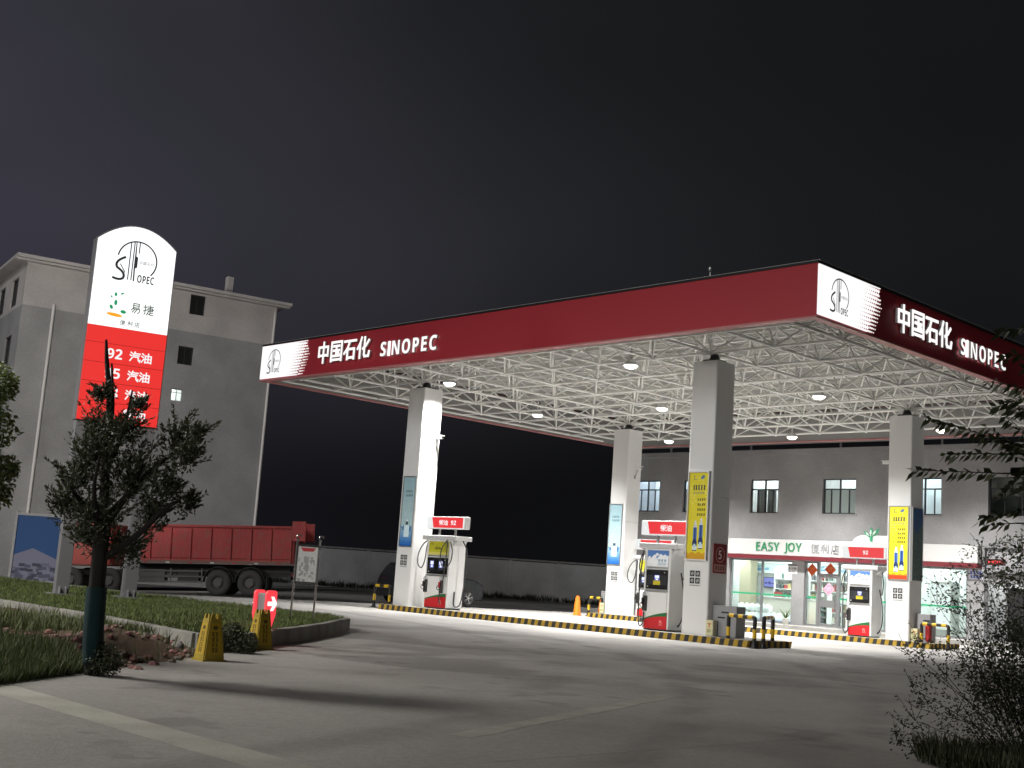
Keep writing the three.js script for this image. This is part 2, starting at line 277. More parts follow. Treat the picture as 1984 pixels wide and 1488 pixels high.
  part('fascia_liner', span(-CW + 0.116, -CW + 0.139, HB + 0.01, HT - 0.02, -CD + 0.15, -0.15), liner, canopy); part('fascia_liner', span(-0.139, -0.116, HB + 0.01, HT - 0.02, -CD + 0.15, -0.15), liner, canopy);
  const lip = std([0.5, 0.2, 0.2], 0.5);
  part('drip_edge', span(-CW - 0.01, 0.01, HB - 0.035, HB - 0.002, -0.2, 0.012), lip, canopy); part('drip_edge', span(-0.2, 0.012, HB - 0.034, HB - 0.003, -CD, -0.21), lip, canopy);
  part('drip_edge', span(-CW - 0.012, -CW + 0.14, HB - 0.034, HB - 0.003, -CD, -0.21), lip, canopy); part('drip_edge', span(-CW + 0.15, -0.21, HB - 0.034, HB - 0.003, -CD - 0.01, -CD + 0.16), lip, canopy);
  part('cap_rail', span(-CW - 0.02, 0.02, HT + 0.002, HT + 0.05, -0.13, 0.02), M.black, canopy); part('cap_rail', span(-0.13, 0.02, HT + 0.002, HT + 0.05, -CD, -0.131), M.black, canopy);
  part('cap_rail', span(-CW - 0.02, -CW + 0.13, HT + 0.002, HT + 0.05, -CD, -0.131), M.black, canopy); part('cap_rail', span(-CW + 0.131, -0.131, HT + 0.002, HT + 0.05, -CD - 0.02, -CD + 0.13), M.black, canopy);
  // lit emblem boxes at two corners: slanted end, halftone dots running into the red
  const boxTex = (flip) => canvasTex(1024, 420, (g, w, h) => {
    g.fillStyle = '#ffffff'; g.fillRect(0, 0, w, h);
    emblem(g, flip ? w * 0.16 : w * 0.13, h * 0.1, h * 0.8);
    g.fillStyle = '#8a1c25';
    for (let j = 0; j < 12; j++) for (let i = 0; i < 9; i++) { const y = (j + 0.5) * (h / 12), x = w * 0.985 - (j / 12) * w * 0.17 - i * 34 + (j % 2) * 8, r = 14 - i * 1.55; if (r > 1.5) { g.beginPath(); g.ellipse(x, y, r, r * 0.62, 0, 0, 7); g.fill(); } }
  });
  const slant = (w0, w1) => { const s = new THREE.Shape(); s.moveTo(0.01, 0.03); s.lineTo(w0, 0.03); s.lineTo(w1, HT - HB - 0.02); s.lineTo(0.01, HT - HB - 0.02); const g = new THREE.ExtrudeGeometry(s, { depth: 0.035, bevelEnabled: false }); const p = g.attributes.position, uv = g.attributes.uv; for (let i = 0; i < p.count; i++) uv.setXY(i, p.getX(i) / w1, (p.getY(i) - 0.03) / (HT - HB - 0.05)); return g; };
  const left = part('lit_emblem_box', slant(2.0, 2.42), glow(boxTex(false), 1.02), canopy, [-CW + 0.004, HB, 0.003]);
  const right = part('lit_emblem_box', slant(1.94, 2.44), glow(boxTex(true), 1.02), canopy, [0.003, HB, -0.002]); right.rotation.y = Math.PI / 2;
  const dotGlow = lamp([1, 0.98, 0.95], 0.95), disc = new THREE.CylinderGeometry(1, 1, 0.012, 8).rotateX(Math.PI / 2);
  for (const [par, w0, w1] of [[left, 2.0, 2.42], [right, 1.94, 2.44]]) {
    const dots = []; for (let j = 0; j < 12; j++) for (let i = 0; i < 4; i++) { const y = 0.06 + j * 0.084, x = w0 + ((w1 - w0) * y) / 1.07 + 0.05 + i * 0.07 + (j % 2) * 0.03; if (j < 11 - i) dots.push(disc.clone().scale(0.034 - i * 0.007, 0.024 - i * 0.004, 1).translate(x, y, 0.008)); }
    part('lit_dots', merge(dots), dotGlow, par);
  }
  // raised lit characters
  const ink = lamp([1, 0.97, 0.95], 1.15);
  const row = (place, x0, x1, y0, y1, xa, xb, ya, yb2) => {
    const h = y1 - y0, step = (x1 - x0 + 0.04) / 4;
    [...'中国石化'].forEach((ch, i) => place('lit_character', glyphGeo(ch, 1, 11, 0.045).scale(step * 0.95, h, 1), x0 + i * step, y0, glyphGeo(ch, 1, 11, 0.004).scale(step * 0.95, h, 1).translate(0, 0, 0.06)));
    const w = []; let tot = 0; const cap = letterGeo('E', 1, 0.05); cap.computeBoundingBox(); const capH = cap.boundingBox.max.y - cap.boundingBox.min.y;
    for (const ch of 'SINOPEC') { const g = ch === 'I' ? new RoundedBoxGeometry(0.18, capH, 0.058, 2, 0.02).translate(0.045, capH / 2 - 0.035, 0.029) : letterGeo(ch, 1, 0.05); if (ch === 'I') { g.clearGroups(); g.addGroup(0, Infinity, 0); } g.computeBoundingBox(); w.push([g, ch === "I" ? 0 : g.boundingBox.min.x, g.boundingBox.max.x - g.boundingBox.min.x]); tot += g.boundingBox.max.x - g.boundingBox.min.x + 0.22; }
    const sx = (xb - xa) / (tot - 0.22), sy = (yb2 - ya) / capH; let x = xa;
    for (const [g, m, ww] of w) { place('lit_letter', g.translate(-m, 0, 0).scale(sx, sy, 1), x, ya); x += (ww + 0.22) * sx; }
  };
  const can = std([0.6, 0.6, 0.6], 0.5), raise = (n, g, f, p) => { if (!f) return part(n, g, [ink, can], canopy, p); const b = part(n, g, can, canopy, p); part('lit_face', f, ink, b); return b; };
  row((n, g, x, y, f) => raise(n, g, f, [x, y, 0.03]), -16.92, -14.39, 7.03, 7.66, -13.92, -11.5, 7.02, 7.44);
  row((n, g, x, y, f) => { raise(n, g, f, [0.03, y, -x]).rotation.y = Math.PI / 2; }, 3.07, 5.63, 7.03, 7.64, 6.1, 8.55, 7.03, 7.44);
  const rodG = part('lightning_rod', cyl(0.012, 0.02, 0.3, 8), M.steel, canopy, [-2.97, HT + 0.19, -0.4]);
  part('finial', new THREE.OctahedronGeometry(0.06, 1).scale(1, 1.4, 1), M.steel, rodG, [0, 0.16, 0]);
}

// lamps under the canopy
const lampSpots = [[-14.0, -2.65, 'canopy floodlight beside the top of the front left column'], [-7.0, -2.6, 'canopy floodlight near the front edge, left of the front right column'], [-16.2, -8.65, 'canopy floodlight in the middle row, nearest the left edge'], [-11, -8.9, 'canopy floodlight in the middle of the middle row'], [-5.2, -8.56, 'canopy floodlight in the middle row, nearest the right edge'], [-16.2, -15.85, 'canopy floodlight in the rear row beside the rear left column'], [-10.85, -16, 'canopy floodlight in the middle of the rear row'], [-5.2, -15.8, 'canopy floodlight in the rear row behind the rear right column']];
for (const [x, z, label] of lampSpots) {
  const t = thing('canopy_lamp', label, 'ceiling lamp', [x, HB - 0.02, z], 0, 'floodlights under the canopy');
  part('housing', merge([cyl(0.1, 0.2, 0.14, 20).translate(0, 0.03, 0), cyl(0.03, 0.03, 0.4, 8).translate(0, 0.2, 0)]), M.white, t);
  part('lens', new THREE.SphereGeometry(0.17, 20, 8, 0, 6.3, Math.PI / 2, Math.PI / 2).scale(1, 0.5, 1).translate(0, -0.045, 0), lamp([1, 0.96, 0.9], 6), t);
  const l = new THREE.SpotLight(lin(1, 0.985, 0.965), 350, 0, 1.15, 1, 2); l.position.set(0, -0.16, 0); l.target.position.set(0, -5, 0); l.castShadow = true; l.shadow.radius = 8; t.add(l, l.target);
}

// ------------------------------------------------------------------ columns and islands
const COLS = [[-15.095, -2.715, 'front left'], [-4.47, -2.715, 'front right'], [-15.095, -12.17, 'rear left'], [-4.47, -12.17, 'rear right']];
for (const [x, z, which] of COLS) {
  const t = thing('canopy_column', `square white canopy column, ${which} of the four`, 'column', [x, 0.15, z], 0, 'columns of the canopy');
  const s = new THREE.Shape(), w = 0.366, r = 0.05; s.moveTo(-w + r, -w); s.lineTo(w - r, -w); s.quadraticCurveTo(w, -w, w, -w + r); s.lineTo(w, w - r); s.quadraticCurveTo(w, w, w - r, w); s.lineTo(-w + r, w); s.quadraticCurveTo(-w, w, -w, w - r); s.lineTo(-w, -w + r); s.quadraticCurveTo(-w, -w, -w + r, -w);
  for (const [y0, y1] of [[0, 3.2], [3.206, 6.42]]) part('cladding', uvm(new THREE.ExtrudeGeometry(s, { depth: y1 - y0, bevelEnabled: false, curveSegments: 4 }).rotateX(-Math.PI / 2).translate(0, y0, 0)), M.panel, t);
  part('bearing', merge([box(0.4, 0.06, 0.4, 0, 6.46, 0), cyl(0.09, 0.14, 0.14, 10).translate(0, 6.56, 0)]), M.dark, t);
  part('downpipe', rod(V(-0.43, 0, -0.3), V(-0.43, 6.5, -0.3), 0.045, 10), M.black, t);
}
function island(x0, x1, z, label) {
  const t = thing('pump_island', label, 'kerb island', [0, 0, 0], 0, 'raised islands the pumps stand on');
  const z0 = z - 0.87, z1 = z + 0.87;
  part('slab', uvm(span(x0 + 0.1, x1 - 0.1, 0, 0.148, z0 + 0.1, z1 - 0.1)), M.concrete, t);
  const n = Math.round((x1 - x0) / 0.122), w = (x1 - x0) / n;
  const shear = (dir) => { const g = new THREE.BoxGeometry(w - 0.002, 0.15, 0.1, 1, 1, 1), p = g.attributes.position; for (let i = 0; i < p.count; i++) if (p.getY(i) > 0) p.setX(i, p.getX(i) + 0.035 * dir); g.computeVertexNormals(); return uvm(g); };
  const a = shear(1), tones = [M.kerbYellow, M.kerbBlack];
  for (let i = 0; i < n; i++) for (const s of i % 2 === 0 || true ? [1, -1] : []) part('kerb_stripe', a, tones[i % 2], t, [x0 + (i + 0.5) * w, 0.075, s > 0 ? z1 - 0.05 : z0 + 0.05]);
  const m = Math.round((z1 - z0 - 0.2) / 0.122), ww = (z1 - z0 - 0.2) / m, e = uvm(box(0.1, 0.149, ww - 0.002));
  for (let i = 0; i < m; i++) for (const x of [x0 + 0.05, x1 - 0.05]) part('kerb_stripe', e, tones[(i + 1) % 2], t, [x, 0.0745, z0 + 0.1 + (i + 0.5) * ww]);
}
island(-15.48, -2.65, -2.72, 'long pump island with yellow and black kerb, nearest the road');
island(-15.82, -3.25, -12.2, 'long pump island with yellow and black kerb, in front of the shop');

// ------------------------------------------------------------------ fuel dispensers
const scribble = (g, x, y, w, h, c, k = 6) => { g.fillStyle = c; for (let i = 0; i < k; i++) for (let j = 0; j < 5; j++) { const a = hash2(i * 7 + (x | 0), j + (y | 0), 5); g.fillRect(x + (i + 0.1 + 0.3 * a) * (w / k), y + (j / 5) * h, (w / k) * (0.3 + 0.5 * hash2(i, j, 8)), h * 0.11); g.fillRect(x + (i + 0.15 + 0.6 * a) * (w / k), y, w / k / 8, h); } };
const topperTex = (draw) => canvasTex(768, 192, (g, w, h) => {
  g.fillStyle = '#e9eceb'; g.fillRect(0, 0, w, h); g.fillStyle = '#ec2f36'; g.beginPath(); g.moveTo(w * 0.13, 10); g.lineTo(w * 0.965, 10); g.lineTo(w * 0.965, h - 12); g.lineTo(w * 0.18, h - 12); g.fill(); draw(g, w, h);
});
const num = (g, s, x, y, px, c = '#fff') => { g.fillStyle = c; g.font = `bold ${px}px sans-serif`; g.fillText(s, x, y); };
const skyAd = canvasTex(256, 200, (g, w, h) => {
  g.fillStyle = '#5c86c4'; g.fillRect(0, 0, w, h); g.fillStyle = '#f2f5f8';
  for (let i = 0; i < 40; i++) { g.beginPath(); g.arc(hash2(i, 1) * w, h * (0.55 - 0.35 * (i % 9) / 9 + 0.25 * hash2(i, 2)), 8 + 16 * hash2(i, 3), 0, 7); g.fill(); }
  g.fillRect(0, h * 0.62, w, h); g.fillStyle = '#8fa7bd'; for (let i = 0; i < 3; i++) g.fillRect(w * (0.52 + i * 0.14), h * 0.55, 22, 30); g.fillStyle = '#c9d6de'; g.fillRect(w * 0.5, h * 0.74, w * 0.4, h * 0.2);
});
const yellowAd = canvasTex(256, 200, (g, w, h) => { g.fillStyle = '#b9b433'; g.fillRect(0, 0, w, h); g.fillStyle = '#d7cf6a'; g.fillRect(0, h * 0.8, w, h * 0.2); g.fillStyle = '#8f8f3c'; for (let i = 0; i < 14; i++) { g.beginPath(); g.arc(hash2(i, 9) * w, hash2(i, 4) * h * 0.4, 5 + 9 * hash2(i, 6), 0, 7); g.fill(); } scribble(g, w * 0.28, h * 0.45, w * 0.42, 30, '#33331c', 6); });
const pumpMark = (g, x, y, s, c) => { g.strokeStyle = c; g.lineWidth = s * 0.09; g.strokeRect(x, y, s * 0.5, s); g.strokeRect(x + s * 0.1, y + s * 0.12, s * 0.3, s * 0.28); g.beginPath(); g.moveTo(x - s * 0.1, y + s); g.lineTo(x + s * 0.85, y + s); g.moveTo(x + s * 0.5, y + s * 0.6); g.lineTo(x + s * 0.75, y + s * 0.6); g.stroke(); };
const baseTex = canvasTex(256, 160, (g, w, h) => {
  g.fillStyle = '#dcdbd8'; g.fillRect(0, 0, w, h);
  g.fillStyle = '#1d6b3b'; g.beginPath(); g.moveTo(0, h * 0.42); g.quadraticCurveTo(w * 0.45, h * 0.12, w, 0); g.lineTo(w, h * 0.4); g.lineTo(0, h * 0.7); g.fill();
  g.fillStyle = '#c81e26'; g.beginPath(); g.moveTo(0, h * 0.5); g.quadraticCurveTo(w * 0.4, h * 0.24, w, h * 0.24); g.lineTo(w, h); g.lineTo(0, h); g.fill(); pumpMark(g, w * 0.7, h * 0.5, 40, '#f4b7ae');
});
const deskTex = (two) => canvasTex(320, 224, (g, w, h) => {
  g.fillStyle = '#0b0b0d'; g.fillRect(0, 0, w, h); g.fillStyle = '#26262a'; g.fillRect(w * 0.28, 6, w * 0.4, 26);
  for (const x of two ? [0.06, 0.55] : [0.06, 0.66]) { g.fillStyle = '#303236'; g.fillRect(w * x, h * 0.28, w * 0.3, h * 0.5); g.fillStyle = '#17181a'; for (let i = 0; i < 3; i++) for (let j = 0; j < 3; j++) g.fillRect(w * x + 10 + i * 18, h * 0.36 + j * 20, 12, 12); }
  g.fillStyle = '#b9bcb6'; g.fillRect(w * 0.05, h * 0.84, 20, 16); g.fillRect(w * 0.84, h * 0.1, 16, 14); if (!two) { g.fillStyle = '#c9b92d'; g.fillRect(w * 0.34, h * 0.56, w * 0.34, h * 0.22); }
});
const screenTex = canvasTex(128, 128, (g, w, h) => { g.fillStyle = '#5a66b8'; g.fillRect(0, 0, w, h); g.fillStyle = '#f2f6ff'; g.fillRect(14, 10, w - 28, 58); g.fillRect(34, 82, w - 68, 34); });
const pumpWhite = std([0.74, 0.74, 0.73], 0.32), hoodMat = std([0.56, 0.56, 0.56], 0.35), boot = std([0.03, 0.03, 0.03], 0.55), darkRed = std([0.42, 0.02, 0.025], 0.45);
function dispenser(name, label, x, z, W, two, ad, top) {
  const t = thing(name, label, 'fuel pump', [x, 0.15, z], 0, 'fuel pumps under the canopy'), D = 0.56, f = D / 2;
  part('plinth', box(W - 0.02, 0.03, D - 0.02, 0, 0.015, 0), M.black, t);
  part('cabinet', rbox(W, 1.93, D, 0.015, 0, 0.995, 0), pumpWhite, t);
  for (const s of [-1, 1]) part('side_post', rbox(0.05, 1.9, D + 0.03, 0.012, s * (W / 2 + 0.002), 0.985, 0), pumpWhite, t);
  const hw = W + (two ? 0.5 : 0.42);
  part('hood', rbox(hw, 0.13, D + 0.08, 0.02, 0, 2.0, 0), hoodMat, t);
  for (const s of [-1, 1]) { const g = new THREE.Shape(); g.moveTo(0, 0); g.lineTo(s * 0.18, 0); g.lineTo(0, -0.14); part('bracket', new THREE.ExtrudeGeometry(g, { depth: D * 0.7, bevelEnabled: false }).translate(s * (W / 2 + 0.027), 1.934, -D * 0.35), hoodMat, t); }
  const face = (n, w, h, y, m, x0 = 0, dz = 0.012) => part(n, box(w, h, dz, x0, y, f + dz / 2), m, t);
  for (const s of [1, -1]) {
    if (s < 0) continue;
    const gg = t;
    const put = (n, g, m) => part(n, g, m, gg);
    put('advert', box(W - 0.1, 0.38, 0.012, 0, 1.7, f + 0.006), [M.grey, M.grey, M.grey, M.grey, print(ad, 0.3), M.grey]);
    put('trim_strip', box(W - 0.08, 0.028, 0.016, 0, 1.48, f + 0.008), M.steel);
    const desk = put('control_panel', box(W - 0.1, 0.46, 0.03, 0, 1.2, f + 0.015), [M.black, M.black, M.black, M.black, print(deskTex(two), 0.35), M.black]);
    for (const sx of two ? [-0.21, 0.17] : [0.02]) { part('screen', box(0.16, two ? 0.2 : 0.13, 0.012, sx, 1.24, f + 0.037), [M.black, M.black, M.black, M.black, glow(screenTex, 1.1), M.black], desk); }
    put('trim_strip', box(W - 0.08, 0.04, 0.03, 0, 0.93, f + 0.015), M.steel);
    put('lower_door', rbox(W - 0.1, 0.47, 0.02, 0.008, 0, 0.665, f + 0.01), pumpWhite);
    put('base_panel', box(W - 0.06, 0.4, 0.022, 0, 0.235, f + 0.011), [darkRed, darkRed, darkRed, darkRed, print(baseTex, 0.35), darkRed]);
    // nozzles in their boots
    const noz = (nx, grip) => {
      const n = new THREE.Group(); n.name = 'nozzle'; n.position.set(nx, 0.62, f + 0.03); gg.add(n);
      part('boot', rbox(0.12, 0.36, 0.1, 0.02, 0, 0, 0), boot, n);
      part('spout', tube([[0, 0.12, 0.07], [-0.02, 0.2, 0.07], [-0.01, 0.27, 0.03]], 0.016, 10, 8), M.steel, n);
      part('grip', rbox(0.05, 0.17, 0.06, 0.02, -0.01, 0.05, 0.085), grip, n);
      part('trigger_guard', new THREE.TorusGeometry(0.06, 0.011, 6, 14).rotateY(Math.PI / 2).translate(-0.01, -0.03, 0.11), boot, n);
    };
    noz(-W / 2 + 0.05, M.black); if (two) noz(W / 2 - 0.22, darkRed);
  }
  // hoses: a loop by the hood, then down to the nozzle
  const hose = (pts) => part('hose', tube(pts, 0.017, 40, 8), M.rubber, t), hx = hw / 2 - 0.05;
  if (two) {
    hose([[-hx, 1.94, 0.1], [-hx - 0.22, 1.8, 0.12], [-hx - 0.38, 1.5, 0.14], [-hx - 0.33, 1.2, 0.16], [-hx - 0.16, 1.12, 0.18], [-hx - 0.02, 1.3, 0.2], [-hx + 0.04, 1.7, 0.2], [-hx + 0.06, 1.88, 0.18]]);
    hose([[hx - 0.3, 1.94, f + 0.04], [hx - 0.42, 1.7, f + 0.12], [hx - 0.44, 1.35, f + 0.12], [hx - 0.28, 1.15, f + 0.1], [hx - 0.1, 1.3, f + 0.06], [hx - 0.08, 1.6, f + 0.02], [hx - 0.2, 1.9, f]]);
    hose([[hx - 0.24, 1.9, f + 0.08], [hx - 0.24, 1.4, f + 0.1], [hx - 0.3, 0.8, f + 0.1], [hx - 0.4, 0.3, f + 0.12], [W / 2 - 0.16, 0.12, f + 0.1], [W / 2 - 0.22, 0.3, f + 0.1], [W / 2 - 0.22, 0.45, f + 0.08]]);
    hose([[hx, 1.94, 0], [hx + 0.16, 1.7, -0.02], [hx + 0.2, 1.2, -0.02], [hx + 0.16, 0.6, 0], [hx + 0.05, 0.12, 0.02], [W / 2 + 0.08, 0.1, 0.05], [W / 2 + 0.06, 0.5, 0.06]]);
  } else {
    hose([[-hx, 1.94, 0.1], [-hx - 0.1, 1.75, 0.14], [-hx - 0.12, 1.45, 0.18], [-hx + 0.02, 1.28, 0.2], [-hx + 0.08, 1.5, 0.2], [-hx + 0.04, 1.86, 0.18]]);
    hose([[-hx - 0.02, 1.9, 0.16], [-hx - 0.05, 1.4, 0.2], [-hx - 0.04, 0.7, 0.24], [-hx, 0.25, 0.28], [-hx + 0.1, 0.08, f + 0.06], [-W / 2 + 0.04, 0.14, f + 0.08], [-W / 2 + 0.05, 0.42, f + 0.07]]);
    hose([[hx, 1.94, -0.05], [hx + 0.04, 1.5, -0.05], [hx - 0.02, 1.2, -0.06], [hx - 0.08, 1.4, -0.05], [hx + 0.02, 0.9, -0.05], [hx, 0.3, -0.05], [hx - 0.12, 0.1, -0.05], [W / 2 + 0.06, 0.16, -0.06]]);
  }
  // lit grade sign above the hood
  const tw = W + 0.72;
  for (const s of [-1, 1]) part('sign_post', box(0.05, 0.22, 0.05, s * W * 0.36, 2.15, 0), M.steel, t);
  const sign = part('grade_sign', rbox(tw, 0.36, 0.2, 0.03, 0, 2.44, 0), std([0.6, 0.6, 0.6], 0.4), t);
  for (const s of [1, -1]) { const p = part('lit_face', box(tw - 0.06, 0.34, 0.012, 0, 2.44, 0.106), [M.white, M.white, lamp([1, 1, 1], 0.9), lamp([1, 1, 1], 0.9), glow(top, 1), M.white], sign); if (s < 0) { p.rotation.y = Math.PI; } }
  const l = new THREE.RectAreaLight(lin(1, 0.3, 0.28), 0.7, tw - 0.1, 0.3); l.position.set(0, 2.44, 0.13); l.rotation.y = Math.PI; t.add(l);
  return t;
}
dispenser('fuel_pump', 'wide fuel pump with two screens and yellow advert beside front left column', -13.64, -2.7, 0.95, true, yellowAd, topperTex((g, w, h) => { num(g, '2', w * 0.06, h * 0.62, 54); glyphs(g, '柴油', w * 0.33, h * 0.26, 88, '#fff', 11); num(g, '92', w * 0.64, h * 0.68, 100); }));
dispenser('fuel_pump', 'fuel pump with grey advert panel beside front right column', -5.66, -2.7, 0.74, false, skyAd, topperTex((g, w, h) => { num(g, '1', w * 0.06, h * 0.62, 54); glyphs(g, '柴油', w * 0.42, h * 0.26, 92, '#fff', 11); }));
dispenser('fuel_pump', 'wide fuel pump with yellow advert beside rear left column, half hidden', -13.64, -12.2, 0.95, true, yellowAd, topperTex((g, w, h) => { num(g, '4', w * 0.06, h * 0.62, 54); num(g, '92', w * 0.46, h * 0.65, 84); }));
dispenser('fuel_pump', 'fuel pump with cloud picture and sign reading 92 before the shop', -5.73, -12.2, 0.74, false, skyAd, topperTex((g, w, h) => num(g, '92', w * 0.48, h * 0.66, 88)));

// ------------------------------------------------------------------ banners, plaques and cameras on the columns
const oilAd = (checks) => canvasTex(256, 960, (g, w, h) => {
  g.fillStyle = '#e7d92a'; g.fillRect(0, 0, w, h); g.fillStyle = '#f2ea78'; for (let i = 0; i < 60; i++) { g.beginPath(); g.arc(hash2(i, 3) * w, (0.05 + hash2(i, 4) * 0.35) * h, 2 + 9 * hash2(i, 5), 0, 7); g.fill(); }
  g.fillStyle = '#8a8f6a'; g.fillRect(w * 0.22, h * 0.03, 10, 52); g.fillRect(w * 0.22, h * 0.078, 44, 8); g.fillStyle = '#5d7fa8'; g.beginPath(); g.ellipse(w * 0.68, h * 0.055, 30, 18, -0.6, 0, 7); g.fill();
  scribble(g, w * 0.15, h * 0.145, w * 0.68, 56, '#25303a', 5); scribble(g, w * 0.2, h * 0.222, w * 0.6, 26, '#a3a06a', 6);
  for (let i = 0; i < 4; i++) { scribble(g, w * 0.42, h * (0.3 + i * 0.058), w * 0.45, 27, '#5a5418', 4); if (checks) { g.fillStyle = '#c9a52a'; g.fillRect(w * 0.16, h * (0.303 + i * 0.058), 30, 16); } }
  for (const [x, y, k] of [[0.26, 0.56, 1], [0.56, 0.53, 1.02]]) {
    const bx = x * w, by = y * h, s = 60 * k, l = 340 * k; g.fillStyle = '#dfe4ea'; g.fillRect(bx + s * 0.3, by, s * 0.45, 46); g.fillStyle = '#cfd6dd'; g.fillRect(bx + s * 0.16, by + 46, s * 0.72, 30);
    const gr = [['#5f8fd0', 0.1], ['#3b6ab4', 0.35], ['#1d3f86', 0.6]]; g.fillStyle = '#4a78bf'; g.fillRect(bx + s * 0.1, by + 74, s * 0.82, l - 150);
    for (const [c, q] of gr) { g.fillStyle = c; g.fillRect(bx + s * (0.1 + q * 0.4), by + 74, s * 0.3, l - 150); } g.fillStyle = '#16306b'; g.beginPath(); g.ellipse(bx + s * 0.5, by + l - 90, s * 0.52, 52, 0, 0, 7); g.fill(); g.fillStyle = '#e6ecef'; g.fillRect(bx, by + l - 62, s, 46); g.fillStyle = '#bfe0ea'; g.beginPath(); g.ellipse(bx + s * 0.5, by + l - 64, s * 0.3, 24, 0, 0, 7); g.fill(); g.fillStyle = '#2f4a55'; g.fillRect(bx, by + l - 18, s, 10);
  }
  g.fillStyle = '#dba514'; g.beginPath(); g.moveTo(0, h * 0.95); for (let i = 0; i <= 20; i++) g.lineTo((i / 20) * w, h * (0.925 + 0.012 * Math.sin(i * 0.9))); g.lineTo(w, h); g.lineTo(0, h); g.fill();
  if (checks) { g.fillStyle = '#c9481c'; g.fillRect(0, h * 0.945, w, h * 0.055); }
});
const waterAd = canvasTex(256, 960, (g, w, h) => {
  for (let i = 0; i < 96; i++) { const t = i / 95; g.fillStyle = t < 0.72 ? `rgb(${150 + 40 * t | 0},${182 + 34 * t | 0},${192 + 26 * t | 0})` : `rgb(${175 - 520 * (t - 0.72) | 0},${205 - 380 * (t - 0.72) | 0},${215 - 110 * (t - 0.72) | 0})`; g.fillRect(0, i * 10, w, 11); }
  g.strokeStyle = '#c8dadf'; g.lineWidth = 3; for (let i = 0; i < 26; i++) { g.beginPath(); g.arc(hash2(i, 13) * w, (0.35 + 0.3 * hash2(i, 14)) * h, 6 + 40 * hash2(i, 15), 0, 4); g.stroke(); }
  scribble(g, w * 0.2, h * 0.19, w * 0.6, 34, '#56727c', 5); scribble(g, w * 0.2, h * 0.25, w * 0.62, 34, '#56727c', 5); scribble(g, w * 0.2, h * 0.05, w * 0.3, 18, '#8fb0b8', 3);
  g.fillStyle = '#2f6aa6'; for (let i = 0; i < 16; i++) { g.beginPath(); g.ellipse(w * (0.1 + 0.8 * hash2(i, 23)), h * (0.7 + 0.12 * hash2(i, 24)), 12 + 26 * hash2(i, 25), 10, hash2(i, 26) * 3, 0, 7); g.fill(); }
  g.fillStyle = '#d9eef4'; g.fillRect(w * 0.28, h * 0.7, w * 0.44, h * 0.17); g.fillStyle = '#223f52'; g.fillRect(w * 0.4, h * 0.645, w * 0.2, 44); g.fillStyle = '#e8f3f5'; g.fillRect(w * 0.44, h * 0.62, w * 0.12, 26);
});
const houseAd = canvasTex(256, 960, (g, w, h) => { g.fillStyle = '#27507f'; g.fillRect(0, 0, w, h); g.fillStyle = '#4d6460'; g.beginPath(); g.moveTo(0, h * 0.26); g.lineTo(w * 0.5, h * 0.36); g.lineTo(w, h * 0.22); g.lineTo(w, h); g.lineTo(0, h); g.fill(); for (let i = 0; i < 60; i++) { g.fillStyle = i % 2 ? '#3a5350' : '#5c736e'; g.fillRect(hash2(i, 43) * w, (0.4 + 0.58 * hash2(i, 44)) * h, 30, 22); } });
function banner(label, p, turn, w, h, tex, deep, frame) {
  const t = thing('advertising_banner', label, 'banner', p, turn, 'advertising banners on the columns');
  const e = 0.028;
  for (const [n, g] of [['frame_side', box(e, h, deep, -w / 2, 0, deep / 2)], ['frame_side', box(e, h, deep, w / 2, 0, deep / 2)], ['frame_rail', box(w - e, e, deep, 0, h / 2 - e / 2, deep / 2)], ['frame_rail', box(w - e, e, deep, 0, -h / 2 + e / 2, deep / 2)]]) part(n, g, frame, t);
  part('print', box(w - e, h - 2 * e, deep * 0.5, 0, 0, deep * 0.26), [M.grey, M.grey, M.grey, M.grey, print(tex, 0.45), M.grey], t);
}
const CF = 0.367;                                                         // half a column
banner('yellow banner with two blue bottles on the front right column', [-4.45, 2.88, -2.715 + CF], 0, 0.58, 2.08, oilAd(false), 0.09, M.white);
banner('pale blue water banner on the front left column', [-15.06, 2.88, -2.715 + CF], 0, 0.56, 2.08, waterAd, 0.03, M.steel);
banner('pale blue water banner on the rear left column', [-15.15, 2.89, -12.17 + CF], 0, 0.58, 2.12, waterAd, 0.03, M.steel);
banner('yellow banner with two blue bottles and red foot on the rear right column', [-4.46, 2.89, -12.17 + CF], 0, 0.6, 2.12, oilAd(true), 0.03, M.steel);
banner('dark blue picture banner on the shaded side of the rear right column', [-4.47 + CF, 2.88, -12.17], Math.PI / 2, 0.6, 2.1, houseAd, 0.04, M.steel);
const iconTex = canvasTex(128, 160, (g, w, h) => { g.fillStyle = '#d2d2d0'; g.fillRect(0, 0, w, h); for (let i = 0; i < 2; i++) for (let j = 0; j < 2; j++) { g.fillStyle = '#2a2a2c'; g.fillRect(4 + i * 64, 4 + j * 70, 54, 58); g.fillStyle = '#a9aaa8'; g.beginPath(); g.arc(31 + i * 64, 33 + j * 70, 17, 0, 7); g.fill(); g.strokeStyle = '#2a2a2c'; g.lineWidth = 5; g.beginPath(); g.moveTo(20 + i * 64, 22 + j * 70); g.lineTo(42 + i * 64, 44 + j * 70); g.stroke(); } scribble(g, 4, 146, 120, 10, '#55585a', 9); });
for (const [x, z, which] of COLS) { const m = single('pictogram_plaque', box(0.31, 0.37, 0.006), [M.grey, M.grey, M.grey, M.grey, print(iconTex, 0.5), M.grey], `black and grey plaque of four safety pictograms on the ${which} column`, 'sign', 'pictogram plaques on the columns'); m.position.set(x + 0.01 - (which === 'front right' ? 0.03 : 0), 1.43, z + CF + 0.004); }
